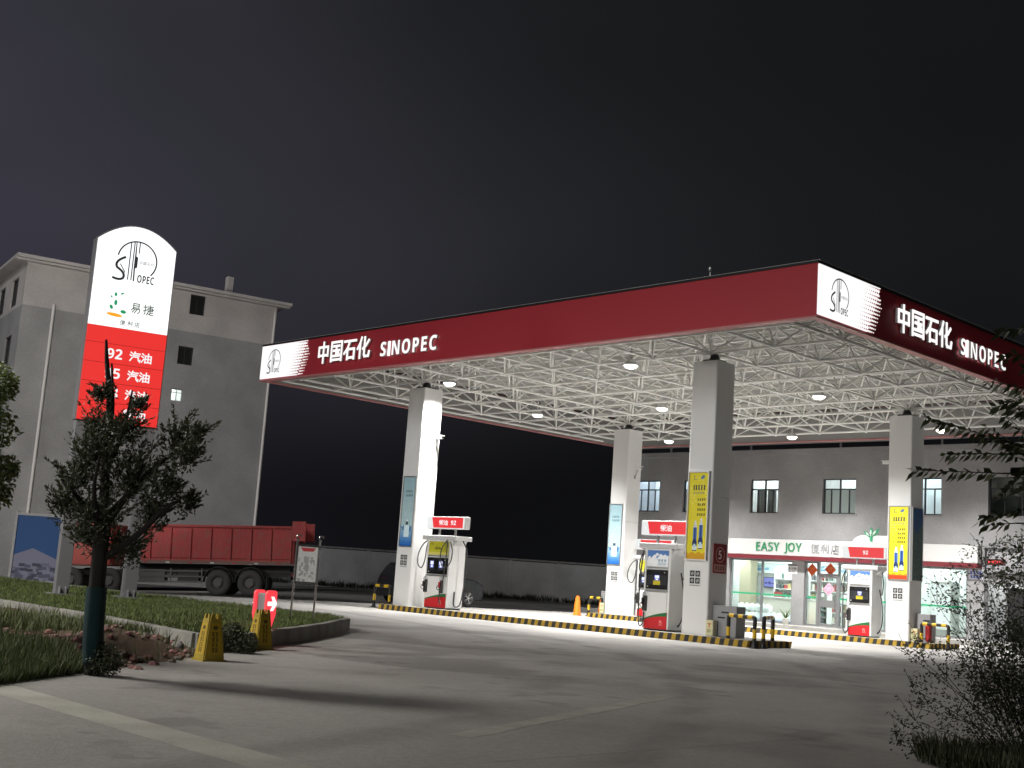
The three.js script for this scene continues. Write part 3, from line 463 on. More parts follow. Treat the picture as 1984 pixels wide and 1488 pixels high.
{
  const fiveTex = canvasTex(256, 336, (g, w, h) => { g.fillStyle = '#7c1a1f'; g.fillRect(0, 0, w, h); g.strokeStyle = '#d8a9a4'; g.lineWidth = 10; g.beginPath(); g.arc(w / 2, h * 0.37, 84, 0, 7); g.stroke(); g.fillStyle = '#efe3e0'; g.font = 'bold 140px sans-serif'; g.fillText('5', w / 2 - 40, h * 0.37 + 50); g.fillStyle = '#b98f88'; g.fillRect(12, h * 0.7, w - 24, h * 0.25); scribble(g, 30, h * 0.75, w - 60, 50, '#7c2a2c', 4); });
  const m = single('number_sign', box(0.5, 0.68, 0.012), [M.red, M.red, M.red, M.red, print(fiveTex, 0.5), M.red], 'dark red sign with a ringed number 5 on the front right column', 'sign'); m.position.set(-4.47 + CF + 0.008, 1.92, -2.74); m.rotation.y = Math.PI / 2;
}
function cctv(p, turn, label) {
  const t = thing('security_camera', label, 'camera', p, turn, 'security cameras on the columns');
  part('bracket', tube([[0, -0.28, 0], [0, -0.2, 0.05], [0, -0.02, 0.12]], 0.018, 8, 8), M.grey, t); part('mount', box(0.08, 0.12, 0.02, 0, -0.28, 0.005), M.grey, t);
  part('body', rbox(0.09, 0.09, 0.26, 0.02, 0, 0.03, 0.16), M.white, t); part('lens_hood', box(0.1, 0.015, 0.3, 0, 0.085, 0.17), M.white, t); part('lens', cyl(0.03, 0.03, 0.02, 12).rotateX(Math.PI / 2).translate(0, 0.03, 0.295), M.black, t);
}
cctv([-15.095 + CF, 5.1, -2.93], Math.PI / 2, 'white security camera on the bright side of the front left column');
cctv([-15.095 + CF, 5.2, -12.2], Math.PI / 2, 'white security camera on the right side of the rear left column');
cctv([-4.47 - CF, 5.2, -12.0], -Math.PI / 2, 'white security camera on the left side of the rear right column');

// ------------------------------------------------------------------ guard rails at the island ends
function guardRail(p, turn, L, label) {
  const t = thing('guard_rail', label, 'guard rail', p, turn, 'yellow and black guard rails at the island ends'), r = 0.045, H = 0.66;
  const seg = (n, a, b, k, m0) => { for (let i = 0; i < k; i++) { const q = a.clone().lerp(b, i / k), w = a.clone().lerp(b, (i + 1) / k); part(n, rod(q, w, r - 0.0005 * (i % 2), 14), (i + m0) % 2 ? M.yellow : M.black, t); } };
  for (const x of [-L / 2, L / 2]) { part('foot', rbox(0.17, 0.02, 0.17, 0.005, x, 0.01, 0), M.black, t); part('collar', cyl(0.055, 0.07, 0.08, 12).translate(x, 0.06, 0), M.black, t); seg('post_band', V(x, 0.02, 0), V(x, H - 0.06, 0), 3, 0); }
  const bend = (s) => part('bend', tube([[s * L / 2, H - 0.07, 0], [s * (L / 2 - 0.012), H - 0.02, 0], [s * (L / 2 - 0.06), H, 0]], r - 0.001, 8, 14), M.black, t); bend(-1); bend(1);
  seg('top_band', V(-L / 2 + 0.055, H, 0), V(L / 2 - 0.055, H, 0), L > 0.8 ? 5 : 3, 1);
}
guardRail([-16.15, 0, -2.5], 0.0, 0.72, 'guard rail at the left end of the front pump island');
guardRail([-2.85, 0, -1.92], -0.32, 0.95, 'guard rail in front of the grey cabinet, right end of the front island');
guardRail([-2.62, 0, -2.62], -1.2, 0.9, 'guard rail across the right end of the front island');
guardRail([-16.15, 0, -12.1], 0, 0.6, 'guard rail beside the orange cones, left end of the rear island');
guardRail([-3.3, 0, -11.75], -0.2, 0.9, 'guard rail behind the shrub, right end of the rear island');

// cabinets beside the columns
const noteTex = canvasTex(96, 160, (g, w, h) => { g.fillStyle = '#cfcb9c'; g.fillRect(0, 0, w, h); g.fillStyle = '#b4492d'; g.fillRect(20, 30, 56, 12); g.fillRect(42, 30, 14, 50); scribble(g, 14, 100, 68, 40, '#7d7a55', 4); });
function cabinet(x, z, label, w, d, h, slots) {
  const t = thing('service_cabinet', label, 'cabinet', [x, 0.15, z], 0, 'grey metal cabinets beside the columns');
  part('body', rbox(w, h, d, 0.012, 0, h / 2, 0), std([0.3, 0.3, 0.31], 0.45, { metalness: 0.2 }), t); part('plinth', box(w * 0.96, 0.004, d * 0.96, 0, 0.002, 0), M.black, t);
  for (const [a, b] of slots) part('slot', box(0.2, 0.035, 0.006, a, b, d / 2 + 0.002), M.black, t);
}
cabinet(-3.76, -2.72, 'grey metal cabinet with two black slots right of the front right column', 0.66, 0.36, 0.7, [[0.02, 0.55], [-0.08, 0.43]]);
cabinet(-15.75, -12.3, 'small grey cabinet left of the rear left column', 0.34, 0.36, 0.76, []);
cabinet(-3.84, -12.3, 'grey cabinet right of the rear right column behind yellow box', 0.42, 0.34, 0.78, [[0.1, 0.6]]);
for (const [x, z, label] of [[-4.02, -2.42, 'cream notice box at the foot of the front right column'], [-15.72, -12.04, 'cream notice box in front of the small cabinet by the rear left column'], [-4.0, -12.0, 'yellow notice box at the foot of the rear right column']]) {
  const t = thing('notice_box', label, 'box', [x, 0.15, z], 0, 'small boxes with red print by the columns');
  part('body', rbox(0.2, 0.36, 0.16, 0.01, 0, 0.18, 0), std([0.6, 0.57, 0.4], 0.6), t); part('label', box(0.17, 0.3, 0.006, 0, 0.19, 0.082), [M.white, M.white, M.white, M.white, print(noteTex), M.white], t);
}
{
  const t = thing('waste_bin', 'pale litter bin with black dome lid left of the front left column', 'bin', [-15.72, 0, -3.25]);
  part('body', cyl(0.19, 0.17, 0.85, 20).translate(0, 0.43, 0), std([0.5, 0.5, 0.46], 0.5), t); part('lid', new THREE.SphereGeometry(0.2, 20, 8, 0, 6.3, 0, Math.PI / 2).scale(1, 0.85, 1).translate(0, 0.86, 0), M.black, t); part('rim', new THREE.TorusGeometry(0.19, 0.014, 6, 24).rotateX(Math.PI / 2).translate(0, 0.86, 0), M.black, t);
  for (const [x, l] of [[-3.62, 'red fire extinguisher in front of the cabinet at the rear right column']]) {
    const e = thing('fire_extinguisher', l, 'extinguisher', [x, 0.15, -12.02]); part('cylinder', new THREE.CapsuleGeometry(0.085, 0.34, 6, 16).translate(0, 0.26, 0), M.red, e); part('valve', box(0.05, 0.06, 0.05, 0, 0.54, 0), M.black, e); part('handle', box(0.03, 0.02, 0.14, 0, 0.585, 0.04), M.black, e); part('hose', tube([[0, 0.55, 0.03], [0.1, 0.5, 0.06], [0.11, 0.25, 0.07]], 0.012, 10, 6), M.rubber, e);
  }
}

// ------------------------------------------------------------------ cones
function tallCone(name, label, p, turn, H, m, text, group) {              // four-sided hollow cone on a square foot
  const t = thing(name, label, 'cone', p, turn, group), a = H * 0.19, b = H * 0.09;
  const g = new THREE.CylinderGeometry(b * 1.414, a * 1.2, H - 0.02, 4, 6).rotateY(Math.PI / 4).translate(0, H / 2 + 0.01, 0); part('cone_body', g, m, t);
  part('foot', rbox(a * 2.2, 0.03, a * 2.2, 0.008, 0, 0.015, 0), m, t); part('top_handle', rbox(b * 1.6, H * 0.09, b * 1.2, 0.006, 0, H * 1.03, 0), m, t);
  if (text) { const k = Math.atan((a * 0.85 - b) / H); const pl = new THREE.PlaneGeometry(a * 0.95, H * 0.66, 1, 1), q = pl.attributes.position; for (let i = 0; i < 4; i++) if (q.getY(i) > 0) q.setX(i, q.getX(i) * 0.55); for (let i = 0; i < 4; i++) { const h = new THREE.Group(); h.name = 'face'; h.rotation.y = (i * Math.PI) / 2; t.add(h); const d = part('lettering', pl, text, h, [0, H * 0.46, a * 0.475 + b * 0.34 + 0.012]); d.rotation.x = -k * 0.98; } }
  return t;
}
const coneText = print(canvasTex(128, 320, (g, w, h) => { g.fillStyle = '#b5951b'; g.fillRect(0, 0, w, h); g.fillStyle = '#57440f'; g.beginPath(); g.arc(w / 2, 46, 22, 0, 7); g.fill(); for (let i = 0; i < 4; i++) scribble(g, 34, 88 + i * 54, 60, 46, '#57440f', 2); for (let i = 0; i < 30; i++) { g.fillStyle = i % 2 ? '#a68a22' : '#c6a738'; g.fillRect(hash2(i, 91) * w, hash2(i, 92) * h, 10 * hash2(i, 93), 3); } }), 0.55), coneYellow = rough([0.6, 0.43, 0.04], 0.55, 3, 0.001);
function panelCone(label, p, turn) {                                      // four tapering boards leaning together over a square foot
  const t = thing('warning_cone', label, 'cone', p, turn, 'yellow warning cones by the kerb'), H = 0.5, b = 0.118, c = 0.062, k = Math.atan((b - c) / H), s = new THREE.Shape();
  s.moveTo(-0.116, 0); s.lineTo(0.116, 0); s.lineTo(0.068, H * 0.86); s.lineTo(0.05, H); s.lineTo(0.028, H); s.lineTo(0.024, H - 0.05); s.lineTo(-0.024, H - 0.05); s.lineTo(-0.028, H); s.lineTo(-0.05, H); s.lineTo(-0.068, H * 0.86);
  const g = new THREE.ExtrudeGeometry(s, { depth: 0.01, bevelEnabled: true, bevelSize: 0.002, bevelThickness: 0.002, bevelSegments: 1 }), q = new THREE.Shape();
  [[-0.094, 0.05], [0.094, 0.05], [0.06, 0.4], [-0.06, 0.4]].forEach(([x, y], i) => (i ? q.lineTo(x, y) : q.moveTo(x, y)));
  const l = new THREE.ShapeGeometry(q), uv = l.attributes.uv, pp = l.attributes.position; for (let i = 0; i < uv.count; i++) uv.setXY(i, (pp.getX(i) + 0.094) / 0.188, (pp.getY(i) - 0.05) / 0.35);
  for (let i = 0; i < 4; i++) { const m = part('board', g, coneYellow, t); m.rotation.order = 'YXZ'; m.rotation.y = (i * Math.PI) / 2; m.rotation.x = -k; m.position.set(Math.sin(m.rotation.y) * b, 0.02, Math.cos(m.rotation.y) * b); part('lettering', l, coneText, m, [0, 0, 0.0135]); }
  part('foot', merge([box(0.29, 0.02, 0.05, 0, 0.01, 0.12), box(0.29, 0.02, 0.05, 0, 0.01, -0.12), box(0.05, 0.019, 0.189, 0.12, 0.0095, 0), box(0.05, 0.019, 0.189, -0.12, 0.0095, 0)]), coneYellow, t);
}
panelCone('yellow four-sided warning cone with brown lettering, left of the dark bush', [0.72, 0, 13.5], YAW + 0.7);
panelCone('yellow four-sided warning cone with brown lettering, in front of the lit arrow sign', [-0.85, 0, 11.8], YAW + 0.75);
tallCone('traffic_cone', 'orange cone left of the rear island guard rail', [-16.72, 0, -11.8], 0.3, 0.64, M.orange, null, 'orange cones by the rear island');
tallCone('traffic_cone', 'orange cone half hidden behind the rear island guard rail', [-16.2, 0, -12.5], 0.3, 0.62, M.orange, null, 'orange cones by the rear island');

// ------------------------------------------------------------------ shop building behind the canopy
const ZF = -19.25;
struct('shop_step', uvm(span(-22, 3, -0.1, 0.14, ZF + 0.001, ZF + 1.5)), M.concrete);
const shop = thing('shop_building', 'grey two-storey building with a lit convenience shop on the ground floor', 'building');
{
  const wall = new THREE.Shape(); wall.moveTo(-21.2, 0); wall.lineTo(4, 0); wall.lineTo(4, 6.5); wall.lineTo(-21.2, 6.5); wall.lineTo(-21.2, 0);
  const hole = (x0, x1, y0, y1) => { const p = new THREE.Path(); p.moveTo(x0, y0); p.lineTo(x0, y1); p.lineTo(x1, y1); p.lineTo(x1, y0); p.lineTo(x0, y0); wall.holes.push(p); };
  const WINS = [[-20.62, -19.27, 'b'], [-18.05, -16.75, 'g'], [-14.78, -13.5, 'c'], [-11.57, -10.2, 'g'], [-8.2, -6.91, 'b']];
  for (const [a, b] of WINS) hole(a, b, 4.27, 5.57);
  hole(-5.25, -3.0, 4.27, 5.57); hole(-15.58, -12.76, 0.16, 2.5); hole(-12.24, -5.95, 0.16, 2.5); hole(-5.36, -3.4, 0.16, 2.03);
  part('front_wall', uvm(new THREE.ExtrudeGeometry(wall, { depth: 0.22, bevelEnabled: false }).translate(0, 0, ZF - 0.22)), M.wallGrey, shop);
  const inW = rough([0.8, 0.82, 0.81], 0.8, 0.5, 0.001), ceil = std([0.85, 0.85, 0.84], 0.8), floorM = rough([0.55, 0.55, 0.53], 0.35, 0.6, 0.0005);
  const side = (n, g, m = M.wallGrey) => part(n, uvm(g), m, shop);
  side('side_wall', span(-21.2, -20.98, 0, 6.5, -27, ZF - 0.221)); side('side_wall', span(3.78, 4, 0, 6.5, -27, ZF - 0.221)); side('rear_wall', span(-20.97, 3.77, 0, 6.5, -27, -26.8));
  side('roof_slab', span(-21.4, 4.2, 6.502, 6.7, -27.2, ZF + 0.12)); side('ground_floor', span(-20.97, 3.77, -0.1, 0.15, -26.79, ZF - 0.223), floorM); side('storey_slab', span(-20.97, 3.77, 3.0, 3.3, -26.79, ZF - 0.223), ceil);
  side('inner_wall', span(-19.1, -18.97, 0.151, 2.999, -22.7, ZF - 0.224), inW); side('inner_wall', span(-5.9, -5.78, 0.151, 2.999, -22.7, ZF - 0.224), inW); side('inner_wall', span(-19.1, -5.78, 0.151, 2.999, -22.85, -22.71), inW);
  side('inner_wall', span(-20.97, 3.77, 3.301, 6.501, -21.2, -21.08), inW); side('inner_wall', span(-15.9, -15.78, 3.301, 6.5, -21.07, ZF - 0.224), inW); side('inner_wall', span(-5.9, -5.78, 3.301, 6.5, -21.07, ZF - 0.224), inW);
  side('inner_wall', span(-5.4, -2.6, 0.151, 2.999, -21.4, -21.3), inW); side('inner_wall', span(-5.5, -5.41, 0.151, 2.999, -21.4, ZF - 0.224), inW);
  // ceiling panels, each with its own light
  const panelGlow = lamp([0.95, 1, 1], 1.6);
  const ceiling = (x, y, z, w, d, k, c = [0.93, 1, 1]) => { part('ceiling_light', box(w, 0.03, d, x, y - 0.018, z), panelGlow, shop); const l = new THREE.RectAreaLight(lin(...c), k, w, d); l.position.set(x, y - 0.05, z); l.rotation.x = -Math.PI / 2; shop.add(l); };
  for (const x of [-17.4, -14.6, -11.3, -8.4]) for (const z of [-20.4, -21.9]) ceiling(x, 3.0, z, 1.2, 0.6, 32);
  for (const x of [-20.2, -17.8]) ceiling(x, 6.5, -20.2, 1.2, 0.5, 48, [0.72, 0.82, 1]); for (const x of [-15, -11.2]) ceiling(x, 6.5, -20.2, 1.2, 0.5, 46, [0.96, 0.98, 1]); ceiling(-8.0, 6.5, -20.2, 1.2, 0.5, 46, [0.78, 0.9, 1]); ceiling(-4.6, 3.0, -20.4, 1.0, 0.5, 30, [1, 1, 1]);
  // upper windows: frame, mullions, panes, sill
  const win = (x0, x1, y0, y1, kind) => {
    const w = new THREE.Group(); w.name = 'window'; w.position.set((x0 + x1) / 2, y0, ZF - 0.12); shop.add(w);
    const W = x1 - x0, H = y1 - y0, f = 0.045, T = H * 0.7;
    part('frame', merge([box(W, f, 0.07, 0, f / 2, 0), box(W, f, 0.07, 0, H - f / 2, 0), box(f, H - 2 * f, 0.07, -W / 2 + f / 2, H / 2, 0), box(f, H - 2 * f, 0.07, W / 2 - f / 2, H / 2, 0), box(W - 2 * f, f, 0.066, 0, T, 0), box(f, H - 2 * f, 0.062, 0, H / 2, 0.001), box(0.03, T - f, 0.05, -W * 0.27, T / 2, -0.002), box(0.03, T - f, 0.05, W * 0.27, T / 2, -0.002)]), M.dark, w);
    for (const s of [-1, 1]) { part('pane', box(W / 2 - f, T - f, 0.006, s * W / 4, T / 2, -0.01), M.glass, w); part('pane', box(W / 2 - f, H - T - f, 0.006, s * W / 4, (T + H) / 2, -0.01), M.glass, w); }
    if (kind === 'c') for (const s of [-1, 1]) { const sh = []; for (let i = 0; i < 9; i++) sh.push(V(s * (0.02 + i * 0.05), 0, i % 2 ? 0.02 : -0.02)); const c = merge(sh.slice(1).map((p, i) => { const a = sh[i], m = a.clone().add(p).multiplyScalar(0.5), g = new THREE.BoxGeometry(a.distanceTo(p), T + 0.05, 0.006); return g.rotateY(-Math.atan2(p.z - a.z, p.x - a.x)).translate(m.x, T / 2, m.z - 0.1); })); part('curtain', c, std([0.3, 0.29, 0.3], 0.9), w); }
    if (kind === 'g') for (const s of [-1, 1]) part('blind', box(W / 2 - f, T - f, 0.006, s * W / 4, T / 2, -0.04), new THREE.MeshPhysicalMaterial({ color: lin(0.5, 0.5, 0.5), roughness: 1, transmission: 0.5, thickness: 0 }), w);
    if (kind === 'b') part('blind', box(W * 0.36, T - f, 0.006, -W * 0.28, T / 2, -0.04), std([0.2, 0.2, 0.21], 0.9), w);
    part('sill', box(W + 0.12, 0.05, 0.1, 0, -0.027, 0.1), M.wallGrey, w);
  };
  for (const [a, b, k] of WINS) win(a, b, 4.27, 5.57, a < -20 ? 'n' : k);
  win(-5.25, -3.0, 4.27, 5.57, 'n');
  // roof-edge rail on short posts
  for (let x = -20.9; x < 3.9; x += 3.95) part('rail_post', box(0.06, 0.2, 0.06, x + 2.15, 6.8, ZF), M.grey, shop);
  part('roof_rail', box(25, 0.06, 0.05, -8.6, 6.935, ZF), M.grey, shop);
  // sign board above the shop front
  part('sign_board', rbox(10.2, 0.6, 0.28, 0.02, -10.56, 2.96, ZF + 0.16), std([0.54, 0.535, 0.53], 0.45), shop); part('sign_board_edge', box(10.24, 0.14, 0.32, -10.56, 2.585, ZF + 0.17), std([0.15, 0.016, 0.024], 0.5), shop);
  const gl = std([0.03, 0.24, 0.1], 0.4), gy = std([0.33, 0.34, 0.35], 0.4);
  { const tot = 'EASY JOY'; let x = -14.19; const ws = [...tot].map((c) => { if (c === ' ') return [null, 0, 0.4]; const g = thinGeo(c, 1, 0.03); g.computeBoundingBox(); return [g, g.boundingBox.min.x, g.boundingBox.max.x - g.boundingBox.min.x]; }); const sum = ws.reduce((a, b) => a + b[2] + 0.12, -0.12), k = 2.0 / sum;
    for (const [g, m, w] of ws) { if (g) part('sign_letter', g.translate(-m, 0, 0).scale(k, 0.31, 1), gl, shop, [x, 2.83, ZF + 0.302]); x += (w + 0.12) * k; } }
  [...'便利店'].forEach((c, i) => part('sign_character', glyphGeo(c, 0.34, 8, 0.03), gy, shop, [-11.8 + i * 0.42, 2.8, ZF + 0.302]));
  // shop front: frames, panes, door
  const fr = (x0, x1, y0, y1, d = 0.1) => part('frame', span(x0, x1, y0, y1, ZF - 0.16, ZF - 0.16 + d), M.alu, shop);
  for (const x of [-15.58, -14.17, -12.81]) fr(x, x + 0.06, 0.16, 2.5); for (const [x, w] of [[-12.24, 0.07], [-11.74, 0.1], [-10.86, 0.06], [-9.4, 0.06], [-7.9, 0.06], [-6.01, 0.06]]) fr(x, x + w, 0.16, 2.5);
  for (const [a, b] of [[-15.52, -14.17], [-14.11, -12.81], [-12.17, -11.74], [-10.8, -9.4], [-9.34, -7.9], [-7.84, -6.01]]) { fr(a, b, 0.161, 0.22, 0.098); fr(a, b, 2.44, 2.499, 0.098); part('shop_pane', span(a, b, 0.22, 2.44, ZF - 0.115, ZF - 0.107), M.glass, shop); part('glass_strip', span(a, b, 1.16, 1.22, ZF - 0.1, ZF - 0.096), std([0.02, 0.36, 0.16], 0.5), shop); }
  fr(-11.64, -10.86, 2.0, 2.08, 0.098); part('shop_pane', span(-11.64, -10.86, 2.08, 2.44, ZF - 0.115, ZF - 0.107), M.glass, shop);
  const door = part('door', merge([span(-11.64, -11.57, 0.17, 1.99, ZF - 0.14, ZF - 0.08), span(-10.93, -10.86, 0.17, 1.99, ZF - 0.14, ZF - 0.08), span(-11.57, -10.93, 1.92, 1.99, ZF - 0.14, ZF - 0.08), span(-11.57, -10.93, 0.17, 0.26, ZF - 0.14, ZF - 0.08), span(-11.57, -10.93, 0.86, 1.12, ZF - 0.14, ZF - 0.08)]), M.alu, shop);
  part('door_pane', span(-11.57, -10.93, 1.12, 1.92, ZF - 0.115, ZF - 0.107), M.glass, door); part('door_pane', span(-11.57, -10.93, 0.26, 0.86, ZF - 0.115, ZF - 0.107), M.glass, door); part('door_handle', rod(V(-10.97, 0.8, ZF - 0.05), V(-10.97, 1.3, ZF - 0.05), 0.015), M.chrome, door);
  // right-hand unit: glass doors
  part('frame', merge([span(-5.36, -5.3, 0.16, 2.03, ZF - 0.16, ZF - 0.06), span(-4.66, -4.6, 0.16, 2.03, ZF - 0.16, ZF - 0.06), span(-3.46, -3.4, 0.16, 2.03, ZF - 0.16, ZF - 0.06)]), M.alu, shop);
  part('dark_door', span(-4.6, -4.06, 0.17, 1.92, ZF - 0.14, ZF - 0.09), M.black, shop);
  // notices on the shop front
}
const flat = (name, label, cat, w, h, tex, p, grp, rot = 0) => { const m = single(name, box(w, h, 0.006), [M.white, M.white, M.white, M.white, print(tex, 0.6), M.white], label, cat, grp); m.position.set(...p); m.rotation.z = rot; return m; };
const fuTex = (c0, c1) => canvasTex(128, 128, (g, w, h) => { g.fillStyle = c0; g.fillRect(0, 0, w, h); g.strokeStyle = c1; g.lineWidth = 6; g.strokeRect(10, 10, w - 20, h - 20); g.save(); g.translate(64, 64); g.rotate(-Math.PI / 4); g.lineWidth = 5; for (const l of [[-24, -22, -8, -22], [-16, -30, -16, 26], [-26, -8, -8, -4], [2, -24, 28, -24], [4, -14, 26, -14], [4, -14, 4, 0], [26, -14, 26, 0], [4, 0, 26, 0], [0, 10, 30, 10], [0, 10, 0, 30], [30, 10, 30, 30], [0, 30, 30, 30], [15, 10, 15, 30]]) { g.beginPath(); g.moveTo(l[0], l[1]); g.lineTo(l[2], l[3]); g.stroke(); } g.restore(); });
flat('door_decoration', 'orange-red festival diamond on the glass left of the shop door', 'decoration', 0.34, 0.34, fuTex('#b8401c', '#d97a2c'), [-11.96, 2.2, ZF - 0.09], 'festival diamonds on the shop glass', Math.PI / 4);
flat('door_decoration', 'orange-red festival diamond on the pane above the shop door', 'decoration', 0.34, 0.34, fuTex('#b8401c', '#d97a2c'), [-11.2, 2.24, ZF - 0.09], 'festival diamonds on the shop glass', Math.PI / 4);
flat('door_decoration', 'pink festival diamond on the shop door', 'decoration', 0.34, 0.34, fuTex('#e08aa2', '#f3b9c8'), [-11.24, 1.52, ZF - 0.07], 'festival diamonds on the shop glass', Math.PI / 4);
flat('paper_notice', 'white paper notice at the top right of the left shop window', 'notice', 0.42, 0.36, canvasTex(96, 84, (g, w, h) => { g.fillStyle = '#d9d9d9'; g.fillRect(0, 0, w, h); g.fillStyle = '#77797c'; g.fillRect(0, 0, w, 18); scribble(g, 8, 30, 80, 20, '#55585c', 5); scribble(g, 8, 58, 60, 16, '#55585c', 4); }), [-12.72 - 0.02, 2.2, ZF + 0.006], undefined);
flat('blue_sign', 'small blue round-lettered sign on the wall right of the shop', 'sign', 0.5, 0.32, canvasTex(96, 64, (g, w, h) => { g.fillStyle = '#c9ced8'; g.fillRect(0, 0, w, h); scribble(g, 8, 8, 80, 22, '#2038a8', 4); scribble(g, 8, 36, 80, 20, '#2038a8', 4); }), [-5.65, 2.3, ZF + 0.006], undefined);
{
  // leaf emblem standing on the sign board
  const t = thing('emblem_sign', 'white oval sign with green leaf emblem on top of shop sign board', 'sign', [-9.4, 3.262, ZF + 0.14]);
  const s = new THREE.Shape(); s.moveTo(-0.75, 0); s.quadraticCurveTo(-0.62, 0.24, -0.3, 0.24); s.lineTo(0.9, 0.24); s.lineTo(0.9, 0); part('board', new THREE.ExtrudeGeometry(s, { depth: 0.08, bevelEnabled: false }), std([0.85, 0.86, 0.85], 0.4), t);
  const leaf = (a, l, w) => { const q = new THREE.Shape(); q.moveTo(0, 0); q.quadraticCurveTo(w, l * 0.5, 0, l); q.quadraticCurveTo(-w, l * 0.5, 0, 0); return new THREE.ExtrudeGeometry(q, { depth: 0.03, bevelEnabled: false }).rotateZ(a).translate(0, 0, 0.085); };
  for (const [a, l, w, x, y] of [[0, 0.3, 0.13, 0, 0.22], [-0.7, 0.38, 0.12, 0.06, 0.2], [0.8, 0.3, 0.1, -0.06, 0.18]]) { const p = part('leaf', leaf(a, l, w), std([0.04, 0.34, 0.17], 0.4), t, [x, y, 0]); part('leaf_centre', leaf(a, l * 0.6, w * 0.5).translate(0, l * 0.12, 0.031), std([0.62, 0.75, 0.66], 0.4), p); }
  part('stem', box(0.1, 0.2, 0.03, 0, 0.12, 0.1), std([0.04, 0.34, 0.17], 0.4), t);
}
{
  // moving-text display on the right-hand unit
  const t = thing('text_display', 'framed display board with a line of glowing red text', 'display', [-4.6, 2.34, ZF + 0.002]);
  part('frame', merge([box(1.4, 0.04, 0.12, 0, 0.02, 0.06), box(1.4, 0.04, 0.12, 0, 0.84, 0.06), box(0.04, 0.78, 0.12, -0.68, 0.43, 0.06), box(0.04, 0.78, 0.12, 0.68, 0.43, 0.06)]), M.dark, t); part('board', box(1.32, 0.78, 0.04, 0, 0.43, 0.03), std([0.3, 0.3, 0.31], 0.5), t);
  part('lit_text', box(0.62, 0.2, 0.01, -0.33, 0.4, 0.056), [M.black, M.black, M.black, M.black, glow(canvasTex(160, 48, (g, w, h) => { g.fillStyle = '#3a0608'; g.fillRect(0, 0, w, h); scribble(g, 6, 12, 110, 24, '#ff4a44', 6); g.fillStyle = '#ff4a44'; g.fillRect(126, 22, 10, 8); }), 1.6), M.black], t);
}
